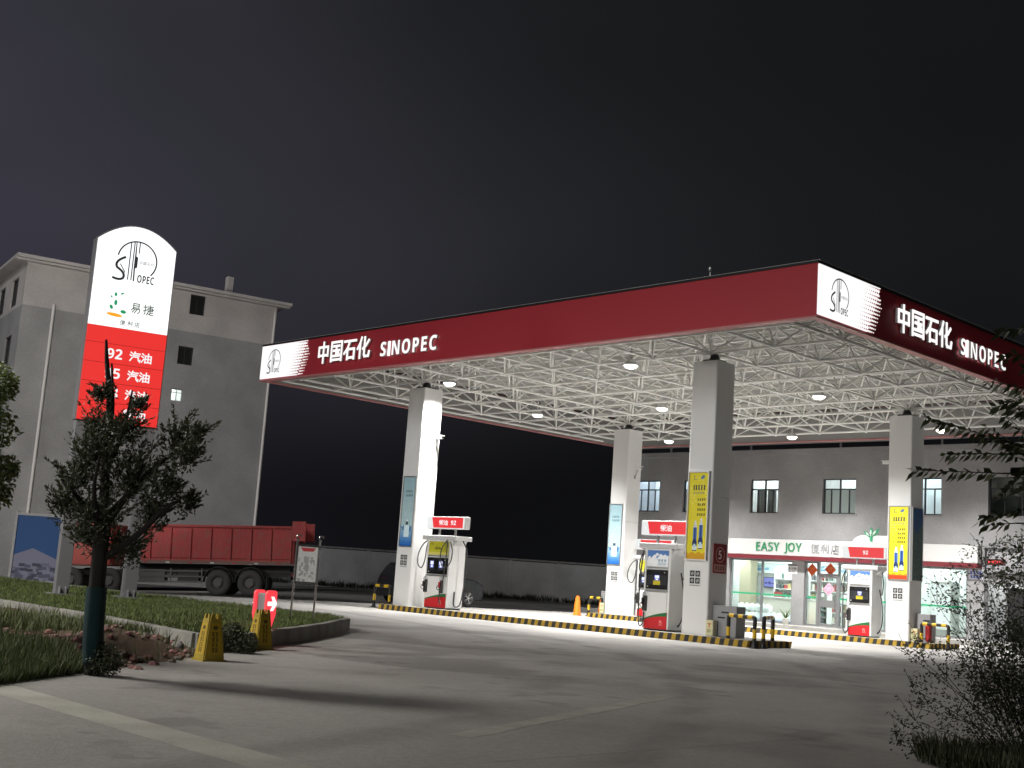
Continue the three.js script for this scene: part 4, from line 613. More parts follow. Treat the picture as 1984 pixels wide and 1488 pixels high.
// inside the shop
{
  const shelfM = std([0.7, 0.71, 0.7], 0.5);
  const cols = [[0.16, 0.12, 0.1], [0.5, 0.46, 0.4], [0.3, 0.05, 0.05], [0.08, 0.14, 0.12], [0.62, 0.6, 0.52], [0.1, 0.1, 0.12], [0.42, 0.34, 0.16]].map((c) => std(c, 0.5));
  const gbox = [box(0.14, 0.22, 0.12, 0, 0.11, 0), box(0.1, 0.26, 0.1, 0, 0.13, 0), box(0.17, 0.16, 0.12, 0, 0.08, 0), merge([cyl(0.05, 0.05, 0.17, 10).translate(0, 0.085, 0), cyl(0.02, 0.03, 0.08, 8).translate(0, 0.21, 0)])];
  const unit = (x0, x1, z, ys, label, fill, lab) => {
    const t = thing('shelf_unit', label, 'shelf', [(x0 + x1) / 2, 0.15, z]), W = x1 - x0, H = ys[ys.length - 1] + 0.36;
    part('back_panel', box(W, H, 0.03, 0, H / 2, -0.16), shelfM, t); for (const s of [-1, 1]) part('upright', box(0.04, H, 0.34, s * (W / 2 + 0.021), H / 2, 0), shelfM, t);
    for (const y of ys) { part('shelf_board', box(W - 0.002, 0.03, 0.3, 0, y, 0.005), shelfM, t); if (fill) for (let x = -W / 2 + 0.1; x < W / 2 - 0.08; x += rr(0.15, 0.2)) if (rnd() < 0.86) single('packaged_goods', gbox[(rnd() * 4) | 0], cols[(rnd() * 7) | 0], lab, 'goods', lab, [(x0 + x1) / 2 + x, 0.15 + y + 0.016, z + 0.04]); }
    return t;
  };
  unit(-15.55, -14.3, -22.5, [0.1, 0.5, 0.9, 1.3, 1.7], 'white wall shelves of dark goods beside the television', true, 'packet or bottle on the wall shelves seen through the left shop window');
  unit(-12.05, -11.75, -20.2, [0.1, 0.35, 0.6, 0.85], 'narrow snack rack behind the glass left of the shop door', true, 'packet on the narrow snack rack left of the shop door');
  unit(-11.5, -10.4, -20.9, [0.1, 0.35, 0.6, 0.85], 'low snack shelves seen through the shop door', true, 'packet on the low shelves seen through the shop door');
  unit(-13.9, -10.9, -22.5, [0.1, 0.5, 0.9, 1.3, 1.7], 'long wall shelves at the back of the shop behind the pump', true, 'packet or bottle on the long back wall shelves');
  { const t = thing('television', 'wall television with a violet-blue picture in the shop', 'television', [-16.0, 1.69, -22.68]); part('casing', box(0.56, 0.42, 0.05, 0, 0, 0.03), M.black, t); part('screen', box(0.51, 0.37, 0.006, 0, 0, 0.058), [M.black, M.black, M.black, M.black, glow(canvasTex(128, 80, (g, w, h) => { g.fillStyle = '#8f93e8'; g.fillRect(0, 0, w, h); g.fillStyle = '#3c3f9a'; g.fillRect(10, 40, 30, 14); g.beginPath(); g.ellipse(66, 46, 18, 12, 0.3, 0, 7); g.fill(); g.fillRect(92, 44, 26, 10); }), 0.9), M.black], t); }
  { const t = thing('header_band', 'pale blue picture band running above the shop wall shelves', 'sign', [-14.6, 2.28, -22.69]); part('print', box(5.4, 0.34, 0.04, 0, 0, 0.02), [M.white, M.white, M.white, M.white, print(canvasTex(512, 48, (g, w, h) => { g.fillStyle = '#bfd6d4'; g.fillRect(0, 0, w, h); for (let i = 0; i < 70; i++) { g.fillStyle = ['#7fa6c4', '#9dc0b9', '#5c88ae', '#d5e4e0'][i % 4]; g.fillRect(hash2(i, 81) * w, hash2(i, 82) * h, 8 + 26 * hash2(i, 83), 4 + 10 * hash2(i, 84)); } }), 0.5), M.white], t); part('light_strip', box(5.4, 0.03, 0.1, 0, 0.2, 0.06), lamp([1, 1, 1], 1.3), t); part('lower_rail', box(5.4, 0.04, 0.08, 0, -0.2, 0.05), M.white, t); }
  single('inner_pillar', rbox(0.55, 2.84, 0.5, 0.03, 0, 1.42, 0), std([0.42, 0.38, 0.27], 0.8), 'beige pillar inside the left end of the shop', 'pillar', undefined, [-16.85, 0.15, -22.35]);
  { const t = thing('display_platform', 'low bluish platform under the white jugs in the shop window', 'platform', [-14.15, 0.15, -19.86]); part('deck', box(2.7, 0.1, 0.62, 0, 0.05, 0), std([0.4, 0.44, 0.6], 0.6), t); part('edge_trim', box(2.7, 0.03, 0.02, 0, 0.03, 0.322), std([0.1, 0.14, 0.45], 0.5), t); }
  const jug = new THREE.Group(); jug.name = 'water_jug';
  tag(jug, 'white plastic jug in the stacked rows behind the left shop window', 'jug', 'white jugs stacked in the shop window');
  part('body', rbox(0.23, 0.22, 0.23, 0.035, 0, 0.11, 0, 3), std([0.82, 0.86, 0.86], 0.3), jug); part('neck', cyl(0.045, 0.06, 0.06, 12).translate(0, 0.235, 0), std([0.82, 0.86, 0.86], 0.3), jug); part('cap', cyl(0.05, 0.05, 0.03, 12).translate(0, 0.27, 0), std([0.85, 0.86, 0.85], 0.4), jug); part('handle', tube([[-0.09, 0.21, 0], [-0.06, 0.27, 0], [0.02, 0.27, 0]], 0.014, 8, 6), std([0.8, 0.82, 0.82], 0.4), jug);
  for (let i = 0; i < 10; i++) for (let k = 0; k < (i < 6 ? 2 : 1); k++) copy(jug, [-15.38 + i * 0.245, 0.25 + k * 0.289, -19.85 + 0.02 * Math.sin(i * 5)], 0);
  { const t = thing('shop_counter', 'white shop counter behind the jugs', 'counter', [-14.2, 0.15, -21.3]); part('front', rbox(2.2, 0.92, 0.5, 0.02, 0, 0.46, 0), std([0.65, 0.6, 0.52], 0.5), t); part('top', rbox(2.3, 0.05, 0.58, 0.01, 0, 0.946, 0), shelfM, t); for (const [x, w, h] of [[-0.5, 0.24, 0.2], [0.3, 0.2, 0.16], [0.75, 0.3, 0.12]]) single('counter_item', box(w, h, 0.2), cols[(rnd() * 7) | 0], 'small item standing on the white shop counter', 'goods', 'items on the shop counter', [-14.2 + x, 0.15 + 0.972 + h / 2, -21.3]); }
  const plant = (x, z, label) => {
    const t = thing('potted_plant', label, 'plant', [x, 0.14, z], 0, 'potted plants at the shop front');
    part('pot', new THREE.LatheGeometry([[0.0, 0], [0.1, 0], [0.13, 0.2], [0.145, 0.2], [0.145, 0.23], [0.12, 0.23], [0.11, 0.19], [0, 0.19]].map(([a, b]) => new THREE.Vector2(a, b)), 20), std([0.66, 0.65, 0.6], 0.6), t);
    const ls = []; for (let i = 0; i < 26; i++) { const a = i * 2.4, l = rr(0.32, 0.55), e = rr(0.35, 1.1), q = new THREE.PlaneGeometry(0.035, l, 1, 4).translate(0, l / 2, 0), p = q.attributes.position; for (let k = 0; k < p.count; k++) { const y = p.getY(k) / l; p.setX(k, p.getX(k) * (1 - 0.85 * y * y)); p.setZ(k, 0.35 * l * y * y); } q.computeVertexNormals(); ls.push(q.rotateX(Math.PI / 2 - e - 0.4).rotateY(a).translate(0, 0.2, 0)); }
    part('leaves', merge(ls), std([0.09, 0.13, 0.03], 0.6, { side: THREE.DoubleSide }), t);
  };
  plant(-12.62, ZF + 0.55, 'spiky potted plant in a cream pot in front of the grey shop pillar');
  // goods piled outside, right part of the shop front
  for (let i = 0; i < 6; i++) single('goods_carton', rbox(0.34, 0.26, 0.3, 0.008), std([0.62, 0.62, 0.6], 0.7), 'white carton stacked outside the shop behind the rear right column', 'carton', 'white cartons stacked outside the shop', [-9.95 + (i % 2) * 0.37, 0.27 + ((i / 2) | 0) * 0.265, ZF + 0.45]);
  { const t = thing('shop_fridge', 'white lit drinks fridge seen through the shop window right of the column', 'fridge', [-7.4, 0.15, -20.6]); part('body', rbox(0.8, 1.9, 0.6, 0.02, 0, 0.95, 0), M.white, t); part('lit_door', box(0.7, 1.5, 0.02, 0, 1.05, 0.312), lamp([0.95, 1, 1], 0.95), t); part('kick_plate', box(0.7, 0.2, 0.01, 0, 0.14, 0.306), M.grey, t); }
}

// ------------------------------------------------------------------ price pylon
{
  const t = thing('price_pylon', 'tall lit pylon sign, white arched top over red fuel rows, on two grey legs', 'sign', [-11.16, 0.17, 9.06], 1.32);
  const W = 1.65, y1 = 3.61, y2 = 5.62, ym = 6.5, y3 = 7.49, yt = 7.86, D = 0.36, case_ = std([0.3, 0.3, 0.31], 0.4, { metalness: 0.4 });
  const s = new THREE.Shape(); s.moveTo(-W / 2 - 0.02, y1); s.lineTo(W / 2 + 0.02, y1); s.lineTo(W / 2 + 0.02, y3); s.quadraticCurveTo(0, yt * 2 - y3 + 0.04, -W / 2 - 0.02, y3); s.lineTo(-W / 2 - 0.02, y1);
  part('casing', new THREE.ExtrudeGeometry(s, { depth: D, bevelEnabled: false, curveSegments: 16 }).translate(0, 0, -D / 2), case_, t);
  const topTex = canvasTex(660, 540, (g, w, h) => { g.fillStyle = '#fdfeff'; g.fillRect(0, 0, w, h); emblem(g, w * 0.19, h * 0.2, h * 0.74); });
  const midTex = canvasTex(660, 352, (g, w, h) => {
    g.fillStyle = '#fdfffe'; g.fillRect(0, 0, w, h);
    g.fillStyle = '#1d8a5a'; const dot = (x, y, a, b, r) => { g.beginPath(); g.ellipse(x * w, y * h, a, b, r, 0, 7); g.fill(); };
    dot(0.3, 0.2, 11, 17, 0); dot(0.38, 0.16, 17, 7, -0.5); dot(0.25, 0.27, 11, 6, 0.9); dot(0.31, 0.4, 13, 24, 0); dot(0.26, 0.52, 13, 20, -0.5); dot(0.415, 0.6, 24, 15, 0.1); g.fillStyle = '#f29a1f'; g.beginPath(); g.ellipse(0.31 * w, 0.7 * h, 66, 15, 0.08, 0, 7); g.fill();
    glyphs(g, '易捷', w * 0.5, h * 0.33, 92, '#4b5750', 9, 1.14); glyphs(g, '便利店', w * 0.39, h * 0.8, 44, '#4f5a56', 10, 1.4);
  });
  const face = (g, tex, k, name = 'lit_panel') => part(name, g, [M.white, glow(tex, k)].length ? glow(tex, k) : M.white, t);
  const shape = (pts, h0, h1) => { const g = new THREE.ExtrudeGeometry(pts, { depth: 0.02, bevelEnabled: false, curveSegments: 16 }), p = g.attributes.position, uv = g.attributes.uv; for (let i = 0; i < p.count; i++) uv.setXY(i, (p.getX(i) + W / 2) / W, (p.getY(i) - h0) / (h1 - h0)); return g.translate(0, 0, D / 2 + 0.002); };
  const a = new THREE.Shape(); a.moveTo(-W / 2, ym + 0.004); a.lineTo(W / 2, ym + 0.004); a.lineTo(W / 2, y3 - 0.03); a.quadraticCurveTo(0, yt * 2 - y3, -W / 2, y3 - 0.03); a.lineTo(-W / 2, ym + 0.004); face(shape(a, ym, yt), topTex, 1.25);
  const rect = (b, c) => { const q = new THREE.Shape(); q.moveTo(-W / 2, b); q.lineTo(W / 2, b); q.lineTo(W / 2, c); q.lineTo(-W / 2, c); q.lineTo(-W / 2, b); return shape(q, b, c); };
  face(rect(y2, ym - 0.004), midTex, 1.25);
  const rowTex = (n, c) => canvasTex(660, 164, (g, w, h) => { g.fillStyle = '#f2332f'; g.fillRect(0, 0, w, h); if (n) num(g, n, w * 0.27, h * 0.76, 122); if (c) glyphs(g, c, w * 0.56, h * 0.22, 90, '#fff', 13, 1.08); });
  const rows = [[y2 - 0.36, y2, '', ''], ...[['92', '汽油'], ['95', '汽油'], ['98', '汽油'], ['', '柴油']].map(([n, c], i) => [y2 - 0.36 - (i + 1) * 0.4125, y2 - 0.36 - i * 0.4125, n, c])];
  for (const [b, c, n, ch] of rows) face(rect(b + 0.006, c - 0.006), rowTex(n, ch), 0.95, 'lit_price_row');
  for (const sx of [-1, 1]) { part('leg', rbox(0.27, y1 + 0.1, 0.27, 0.01, sx * (W / 2 - 0.145), (y1 - 0.1) / 2 + 0.05, 0), std([0.2, 0.2, 0.21], 0.5), t); part('base_plate', merge([box(0.5, 0.03, 0.5, sx * (W / 2 - 0.145), 0.045, 0), ...[-1, 1].map((k) => box(0.02, 0.14, 0.12, sx * (W / 2 - 0.145) + k * 0.06, 0.13, 0.19))]), M.grey, t); }
  for (const [c, k, b, e] of [[[1, 1, 1], 0.8, y2, y3], [[1, 0.12, 0.1], 0.7, y1, y2]]) { const l = new THREE.RectAreaLight(lin(...c), k, W, e - b); l.position.set(0, (b + e) / 2, D / 2 + 0.05); l.rotation.y = Math.PI; t.add(l); }
}
// ------------------------------------------------------------------ notice board and lit arrow on the verge
{
  const t = thing('notice_board', 'steel framed notice board on two posts on the grass verge', 'notice board', [-4.68, 0.2, 8.45], Math.PI / 2 - 0.35), w = 0.4, H = 1.36;
  for (const s of [-1, 1]) { part('post', rod(V(s * w / 2, 0, 0), V(s * w / 2, H, 0), 0.018, 12), M.chrome, t); part('scroll', new THREE.TorusGeometry(0.04, 0.012, 8, 18, 5).translate(s * w / 2 + 0.02, H + 0.045, 0), M.chrome, t); }
  for (const y of [0.62, 1.27]) part('rail', box(w - 0.03, 0.03, 0.03, 0, y, 0), M.chrome, t);
  part('poster', box(w - 0.05, 0.6, 0.012, 0, 0.945, 0), [M.grey, M.grey, M.grey, M.grey, print(canvasTex(180, 260, (g, W, h) => { g.fillStyle = '#ececea'; g.fillRect(0, 0, W, h); g.fillStyle = '#d8565c'; g.beginPath(); g.moveTo(20, 8); g.lineTo(160, 8); g.lineTo(140, 34); g.lineTo(48, 36); g.fill(); for (let i = 0; i < 40; i++) { g.fillStyle = i % 3 ? '#b9bbbc' : '#f4f4f2'; g.fillRect(hash2(i, 61) * W * 0.8 + 8, 60 + hash2(i, 62) * 180, 8 + 26 * hash2(i, 63), 8 + 40 * hash2(i, 64)); } }), 0.3), M.grey], t);
}
{
  const t = thing('arrow_sign', 'small glowing red direction sign with a white arrow at the verge corner', 'sign', [-1.63, 0.2, 11.26], YAW + 1.1); t.scale.set(0.78, 1, 0.78);
  const sh = new THREE.Shape(); sh.moveTo(-0.05, 0.05); sh.lineTo(0.05, 0.05); sh.lineTo(0.13, 0.2); sh.lineTo(0.14, 0.22); sh.lineTo(0.14, 0.5); sh.quadraticCurveTo(0.135, 0.54, 0.08, 0.545); sh.lineTo(-0.08, 0.545); sh.quadraticCurveTo(-0.135, 0.54, -0.14, 0.5); sh.lineTo(-0.14, 0.22); sh.lineTo(-0.13, 0.2); sh.lineTo(-0.05, 0.05);
  part('core', rbox(0.2, 0.5, 0.2, 0.02, 0, 0.26, 0), std([0.3, 0.29, 0.29], 0.5), t); part('foot', box(0.24, 0.03, 0.2, 0, 0.015, 0), M.grey, t);
  const redG = lamp([1, 0.055, 0.075], 1.0), wh = lamp([1, 1, 1], 1.3), ar = new THREE.Shape(); [[-0.09, -0.022], [0.01, -0.022], [-0.03, -0.075], [0.02, -0.075], [0.09, 0], [0.02, 0.075], [-0.03, 0.075], [0.01, 0.022], [-0.09, 0.022]].forEach(([x, y], i) => (i ? ar.lineTo(x, y) : ar.moveTo(x, y)));
  for (const s of [1, -1]) { const f = part('lit_face', new THREE.ExtrudeGeometry(sh, { depth: 0.035, bevelEnabled: true, bevelSize: 0.008, bevelThickness: 0.008, bevelSegments: 2 }).translate(0, 0, 0.11), redG, t); const a = part('arrow', new THREE.ExtrudeGeometry(ar, { depth: 0.01, bevelEnabled: false }).scale(1.45, 1.3, 1).translate(0.012, 0.37, 0.154), wh, f); if (s < 0) { f.rotation.y = Math.PI; } }
  for (const s of [1, -1]) { const l = new THREE.RectAreaLight(lin(1, 0.1, 0.1), 1.2, 0.28, 0.4); l.position.set(0, 0.34, s * 0.19); l.rotation.y = s > 0 ? Math.PI : 0; t.add(l); }
}
// ------------------------------------------------------------------ raised grass verge with kerb stones
const VERGE = [[-26, 12.0], [-9, 12.35], [-4, 12.5], [-0.5, 12.95], [-0.45, 12.5], [-0.85, 11.95], [-1.5, 11.2], [-2.4, 10.1], [-3.6, 8.75], [-4.7, 7.65], [-5.25, 7.05], [-5.6, 6.8], [-6.2, 6.66], [-8.1, 6.35], [-12, 6.7], [-18, 6.6], [-26, 6.4]];
{
  const s = new THREE.Shape(); VERGE.forEach(([x, z], i) => (i ? s.lineTo(x, -z) : s.moveTo(x, -z)));
  struct('verge_soil', uvm(new THREE.ExtrudeGeometry(s, { depth: 0.185, bevelEnabled: false }).rotateX(-Math.PI / 2)), rough([0.05, 0.055, 0.025], 0.95, 0.8, 0.02));
  const k = new THREE.Group(); k.name = 'verge_kerb'; tag(k, 'grey concrete kerb round the grass verge', 'kerb'); scene.add(k);
  const stone = [0, 1, 2].map((i) => std([0.36 + 0.04 * i, 0.35 + 0.04 * i, 0.32 + 0.035 * i], 0.9, { map: repeatOf(blotch, 0.9), bumpMap: repeatOf(grain, 2), bumpScale: 0.006 }));
  let n = 0; const run = VERGE.slice(1).map((p, i) => [VERGE[i], p]);
  for (const [[x0, z0], [x1, z1]] of run) { const L = Math.hypot(x1 - x0, z1 - z0), m = Math.max(1, Math.round(L / 0.7)); for (let i = 0; i < m; i++) { const t = (i + 0.5) / m, g = part('kerb_stone', uvm(rbox(L / m - 0.008 + (m === 1 ? 0.05 : 0), 0.235 + 0.004 * hash2(n, 3), 0.13, 0.012)), stone[n % 3], k, [x0 + (x1 - x0) * t, 0.1, z0 + (z1 - z0) * t]); g.rotation.y = -Math.atan2(z1 - z0, x1 - x0); n++; } }
}
// ------------------------------------------------------------------ dirt strip in front of the verge
const dirtY = (x, z) => { const e = (x - 3.4) * 0.74 + (17.1 - z) * 0.0, edge = smooth(0, 0.9, (3.3 - x + 0.78 * (z - 17)) / 1.268 + 0.25 * (fbm(x * 2, z * 2, 512, 71, 3) - 0.5)); return -0.02 + edge * (0.04 + 0.16 * fbm(x * 1.3 + 40, z * 1.3 + 40, 512, 73, 5) + 0.13 * Math.exp(-(((x - 0.3) / 1.1) ** 2 + ((z - 14.2) / 0.8) ** 2)) * (0.5 + fbm(x * 3, z * 3, 512, 79, 4))) + 0 * e; };
const inDirt = (x, z) => z > 12.6 && z < 17.3 && x < 3.35 - (17.0 - z) * 0.78 && x > -24;
{
  const g = new THREE.PlaneGeometry(28, 4.9, 280, 60).rotateX(-Math.PI / 2), p = g.attributes.position, idx = [];
  for (let i = 0; i < p.count; i++) { const z = p.getZ(i) + 14.95, x = p.getX(i) - 10.6 + (z - 17) * 0.78; p.setXYZ(i, x, dirtY(x, z), z); }
  g.computeVertexNormals(); struct('dirt_strip', uvm(g), rough([0.22, 0.145, 0.1], 0.95, 1.1, 0.05));
  const rubbleM = Array.from({ length: 5 }, () => std([rr(0.16, 0.26), rr(0.12, 0.17), rr(0.09, 0.13)], 0.95));
  for (let i = 0; i < 150; i++) { const x = rr(-1.6, 1.8), z = 13.05 + rnd() * 2; if (!inDirt(x, z)) continue; const q = new THREE.DodecahedronGeometry(rr(0.025, 0.09) * (0.6 + 0.4 * rnd()), 0).rotateX(rnd() * 3).rotateY(rnd() * 3).scale(1, 0.65, 1); single('rubble_stone', q, rubbleM[i % 5], 'brown lump of rubble in the heap right of the tree', 'stone', 'rubble beside the tree', [x, dirtY(x, z) + 0.02, z]); }
  single('concrete_lump', new THREE.DodecahedronGeometry(0.09, 1).scale(1.1, 0.8, 0.8), M.kerb, 'pale broken concrete lump beside the yellow cones', 'stone', undefined, [-0.25, 0.07, 13.35]);
  single('concrete_block', uvm(rbox(0.9, 0.24, 0.3, 0.02)), M.kerb, 'pale concrete block lying in the weeds at the left edge', 'block', undefined, [-0.9, 0.12, 16.1]).rotation.y = 0.3;
}
// ------------------------------------------------------------------ blue picture board behind the pylon
{
  const t = thing('picture_board', 'blue picture board with a white roof scene, left of the truck', 'billboard', [-31.55, groundY(-31.5, 1.4) - 0.02, 1.4], YAW);
  const tex = canvasTex(256, 300, (g, w, h) => { g.fillStyle = '#2c5a96'; g.fillRect(0, 0, w, h); g.fillStyle = '#8f8fa6'; g.beginPath(); g.moveTo(0, h * 0.62); g.lineTo(w * 0.42, h * 0.5); g.lineTo(w, h * 0.66); g.lineTo(w, h); g.lineTo(0, h); g.fill(); for (let i = 0; i < 50; i++) { g.fillStyle = ['#5f6178', '#77788f', '#484b5e'][i % 3]; g.fillRect(hash2(i, 71) * w, h * (0.72 + 0.26 * hash2(i, 72)), 16 + 30 * hash2(i, 73), 14); } });
  for (const s of [-1, 1]) part('post', box(0.09, 3.0, 0.09, s * 0.86, 1.5, 0), std([0.5, 0.5, 0.5], 0.5), t); part('frame_rail', box(1.63, 0.09, 0.08, 0, 2.92, 0), std([0.5, 0.5, 0.5], 0.5), t); part('frame_rail', box(1.63, 0.07, 0.08, 0, 0.5, 0), std([0.5, 0.5, 0.5], 0.5), t);
  part('picture', box(1.63, 2.34, 0.03, 0, 1.7, 0), [M.grey, M.grey, M.grey, M.grey, print(tex, 0.6), M.grey], t);
}
// ------------------------------------------------------------------ red tipper truck
{
  const rusty = dataTex(512, (u, v) => { const a = fbm(u * 7, v * 7, 7, 101, 5), b = smooth(0.56, 0.68, fbm(u * 18, v * 18, 18, 103, 5)), m = smooth(0.5, 0.7, fbm(u * 40, v * 9, 40, 107, 4)); const c = [0.44 + 0.1 * (a - 0.5), 0.055, 0.055], d = [0.2, 0.13, 0.09], e = [0.3, 0.27, 0.23]; return c.map((x, i) => srgb(clamp(x + (d[i] - x) * b * 0.28 + (e[i] - x) * m * 0.1))); }, { repeat: 0.45 });
  const t = thing('dump_truck', 'long red dump truck parked behind the verge', 'truck', [-31.74, -0.37, -7.19]); t.rotation.order = 'YXZ'; t.rotation.y = -2.346; t.rotation.z = -0.05;
  const red = std([1, 1, 1], 0.65, { map: rusty, bumpMap: repeatOf(grain, 1.5), bumpScale: 0.006 }), dk = std([0.05, 0.05, 0.052], 0.7), tyre = std([0.075, 0.072, 0.07], 0.95), rimM = std([0.14, 0.135, 0.13], 0.8), z0 = 0.02, z1 = 2.48;
  const b0 = -2.33, b1 = 4.35, y0 = 1.36, y1 = 2.82;
  const bed = part('tipper_bed', merge([span(b0, b1, y0, y0 + 0.12, z0, z1), span(b0, b1, y0 + 0.12, y1, z0 + 0.06, z0 + 0.11), span(b0, b1, y0 + 0.12, y1, z1 - 0.11, z1 - 0.06), span(b1 - 0.08, b1, y0 + 0.12, y1 + 0.2, z0 + 0.12, z1 - 0.12), span(b0, b0 + 0.08, y0 + 0.12, y1 + 0.1, z0 + 0.12, z1 - 0.12)].map((g) => uvm(g))), red, t);
  const n = 8; for (let i = 0; i < n; i++) { const w = (b1 - b0) / n; part('side_panel', uvm(rbox(w - 0.1, y1 - y0 - 0.3, 0.05, 0.018, b0 + (i + 0.5) * w, (y0 + y1) / 2 + 0.02, z0 + 0.045)), red, bed); part('rib', uvm(box(0.07, y1 - y0 - 0.1, 0.06, b0 + i * w + 0.035, (y0 + y1) / 2, z0 + 0.02)), red, bed); }
  part('top_rail', uvm(span(b0, b1, y1, y1 + 0.09, z0 - 0.02, z0 + 0.14)), red, bed); part('bottom_rail', uvm(span(b0, b1, y0 - 0.05, y0 + 0.08, z0 - 0.015, z0 + 0.06)), std([0.22, 0.12, 0.1], 0.7), bed);
  part('tailgate', merge([span(-2.9, b0 - 0.005, y0 + 0.95, y1 + 0.3, z0, z0 + 0.08), span(-2.9, b0 - 0.005, y0 + 0.95, y1 + 0.3, z1 - 0.08, z1), span(b0 - 0.1, b0 - 0.01, y0 - 0.02, y1 + 0.12, z0 + 0.09, z1 - 0.09)].map((g) => uvm(g))), red, t);
  part('chassis', span(-2.3, 7.3, 0.78, 1.02, 0.75, 1.75), dk, t); part('subframe', span(-2.2, 4.3, 1.03, 1.3, 0.8, 1.7), dk, t);
  const cab = part('cab', uvm(rbox(2.35, 1.75, 2.46, 0.08, 6.35, 2.02, 1.25)), std([0.42, 0.07, 0.055], 0.5), t);
  part('side_window', box(0.85, 0.62, 0.02, 6.6, 2.4, 0.02), M.black, cab); part('windscreen', box(0.02, 0.8, 2.1, 7.53, 2.35, 1.25), M.black, cab); part('bumper', rbox(0.35, 0.5, 2.46, 0.05, 7.4, 0.75, 1.25), dk, cab); part('wheel_arch', uvm(box(1.5, 0.1, 0.3, 6.8, 1.22, 0.18)), rimM, cab); part('mirror', box(0.1, 0.4, 0.16, 7.4, 2.4, -0.12), dk, cab);
  const tg = new THREE.TorusGeometry(0.37, 0.17, 10, 28).scale(1, 1, 0.9), rg = merge([new THREE.CylinderGeometry(0.3, 0.3, 0.12, 24).rotateX(Math.PI / 2), new THREE.CylinderGeometry(0.13, 0.17, 0.22, 12).rotateX(Math.PI / 2).translate(0, 0, -0.06)]), bolt = merge(Array.from({ length: 8 }, (_, i) => cyl(0.02, 0.02, 0.05, 6).rotateX(Math.PI / 2).translate(0.21 * Math.cos(i * 0.785), 0.21 * Math.sin(i * 0.785), -0.08)));
  for (const [x, ds] of [[-0.66, [0.2, 2.3]], [0.66, [0.2, 2.3]], [5.2, [0.2, 2.3]], [6.8, [0.2, 2.3]]]) for (const z of ds) { const w = part('wheel', tg, tyre, t, [x, 0.54, z]); part('rim', rg, rimM, w); part('wheel_nuts', bolt, rimM, w).userData.kind = 'stuff'; }
  for (const x of [-0.66, 0.66]) part('mudguard', new THREE.TorusGeometry(0.62, 0.035, 6, 16, Math.PI).scale(1, 1, 5).translate(x, 0.56, 0.2), dk, t);
  part('fuel_tank', rbox(1.1, 0.55, 0.5, 0.06, 3.4, 0.78, 0.3), rimM, t); part('tool_box', rbox(0.9, 0.5, 0.45, 0.03, 1.9, 0.8, 0.3), dk, t);
  for (const y of [0.52, 0.74, 0.96]) part('guard_bar', span(1.3, 4.3, y, y + 0.07, 0.02, 0.06), rimM, t); for (const x of [1.32, 2.6, 4.26]) part('guard_post', span(x, x + 0.05, 0.5, 1.1, 0.061, 0.1), rimM, t);
  for (let i = 0; i < 7; i++) part('reflector', box(0.16, 0.05, 0.008, b0 + 0.5 + i * 0.92, y0 - 0.012, z0 - 0.02), i % 2 ? M.white : std([0.5, 0.03, 0.03], 0.3), bed);
  part('mud_flap', box(0.03, 0.5, 0.5, -1.35, 0.55, 0.3), M.black, t); part('air_tank', new THREE.CapsuleGeometry(0.14, 0.5, 4, 12).rotateZ(Math.PI / 2).translate(2.75, 0.85, 0.3), rimM, t);
  for (const z of [0.5, 1.9]) part('tail_lamp', box(0.05, 0.14, 0.3, -2.36, 0.9, z), std([0.3, 0.02, 0.02], 0.4), t); part('tow_beam', span(-2.34, -2.2, 0.7, 0.86, 0.1, 2.4), dk, t);
}
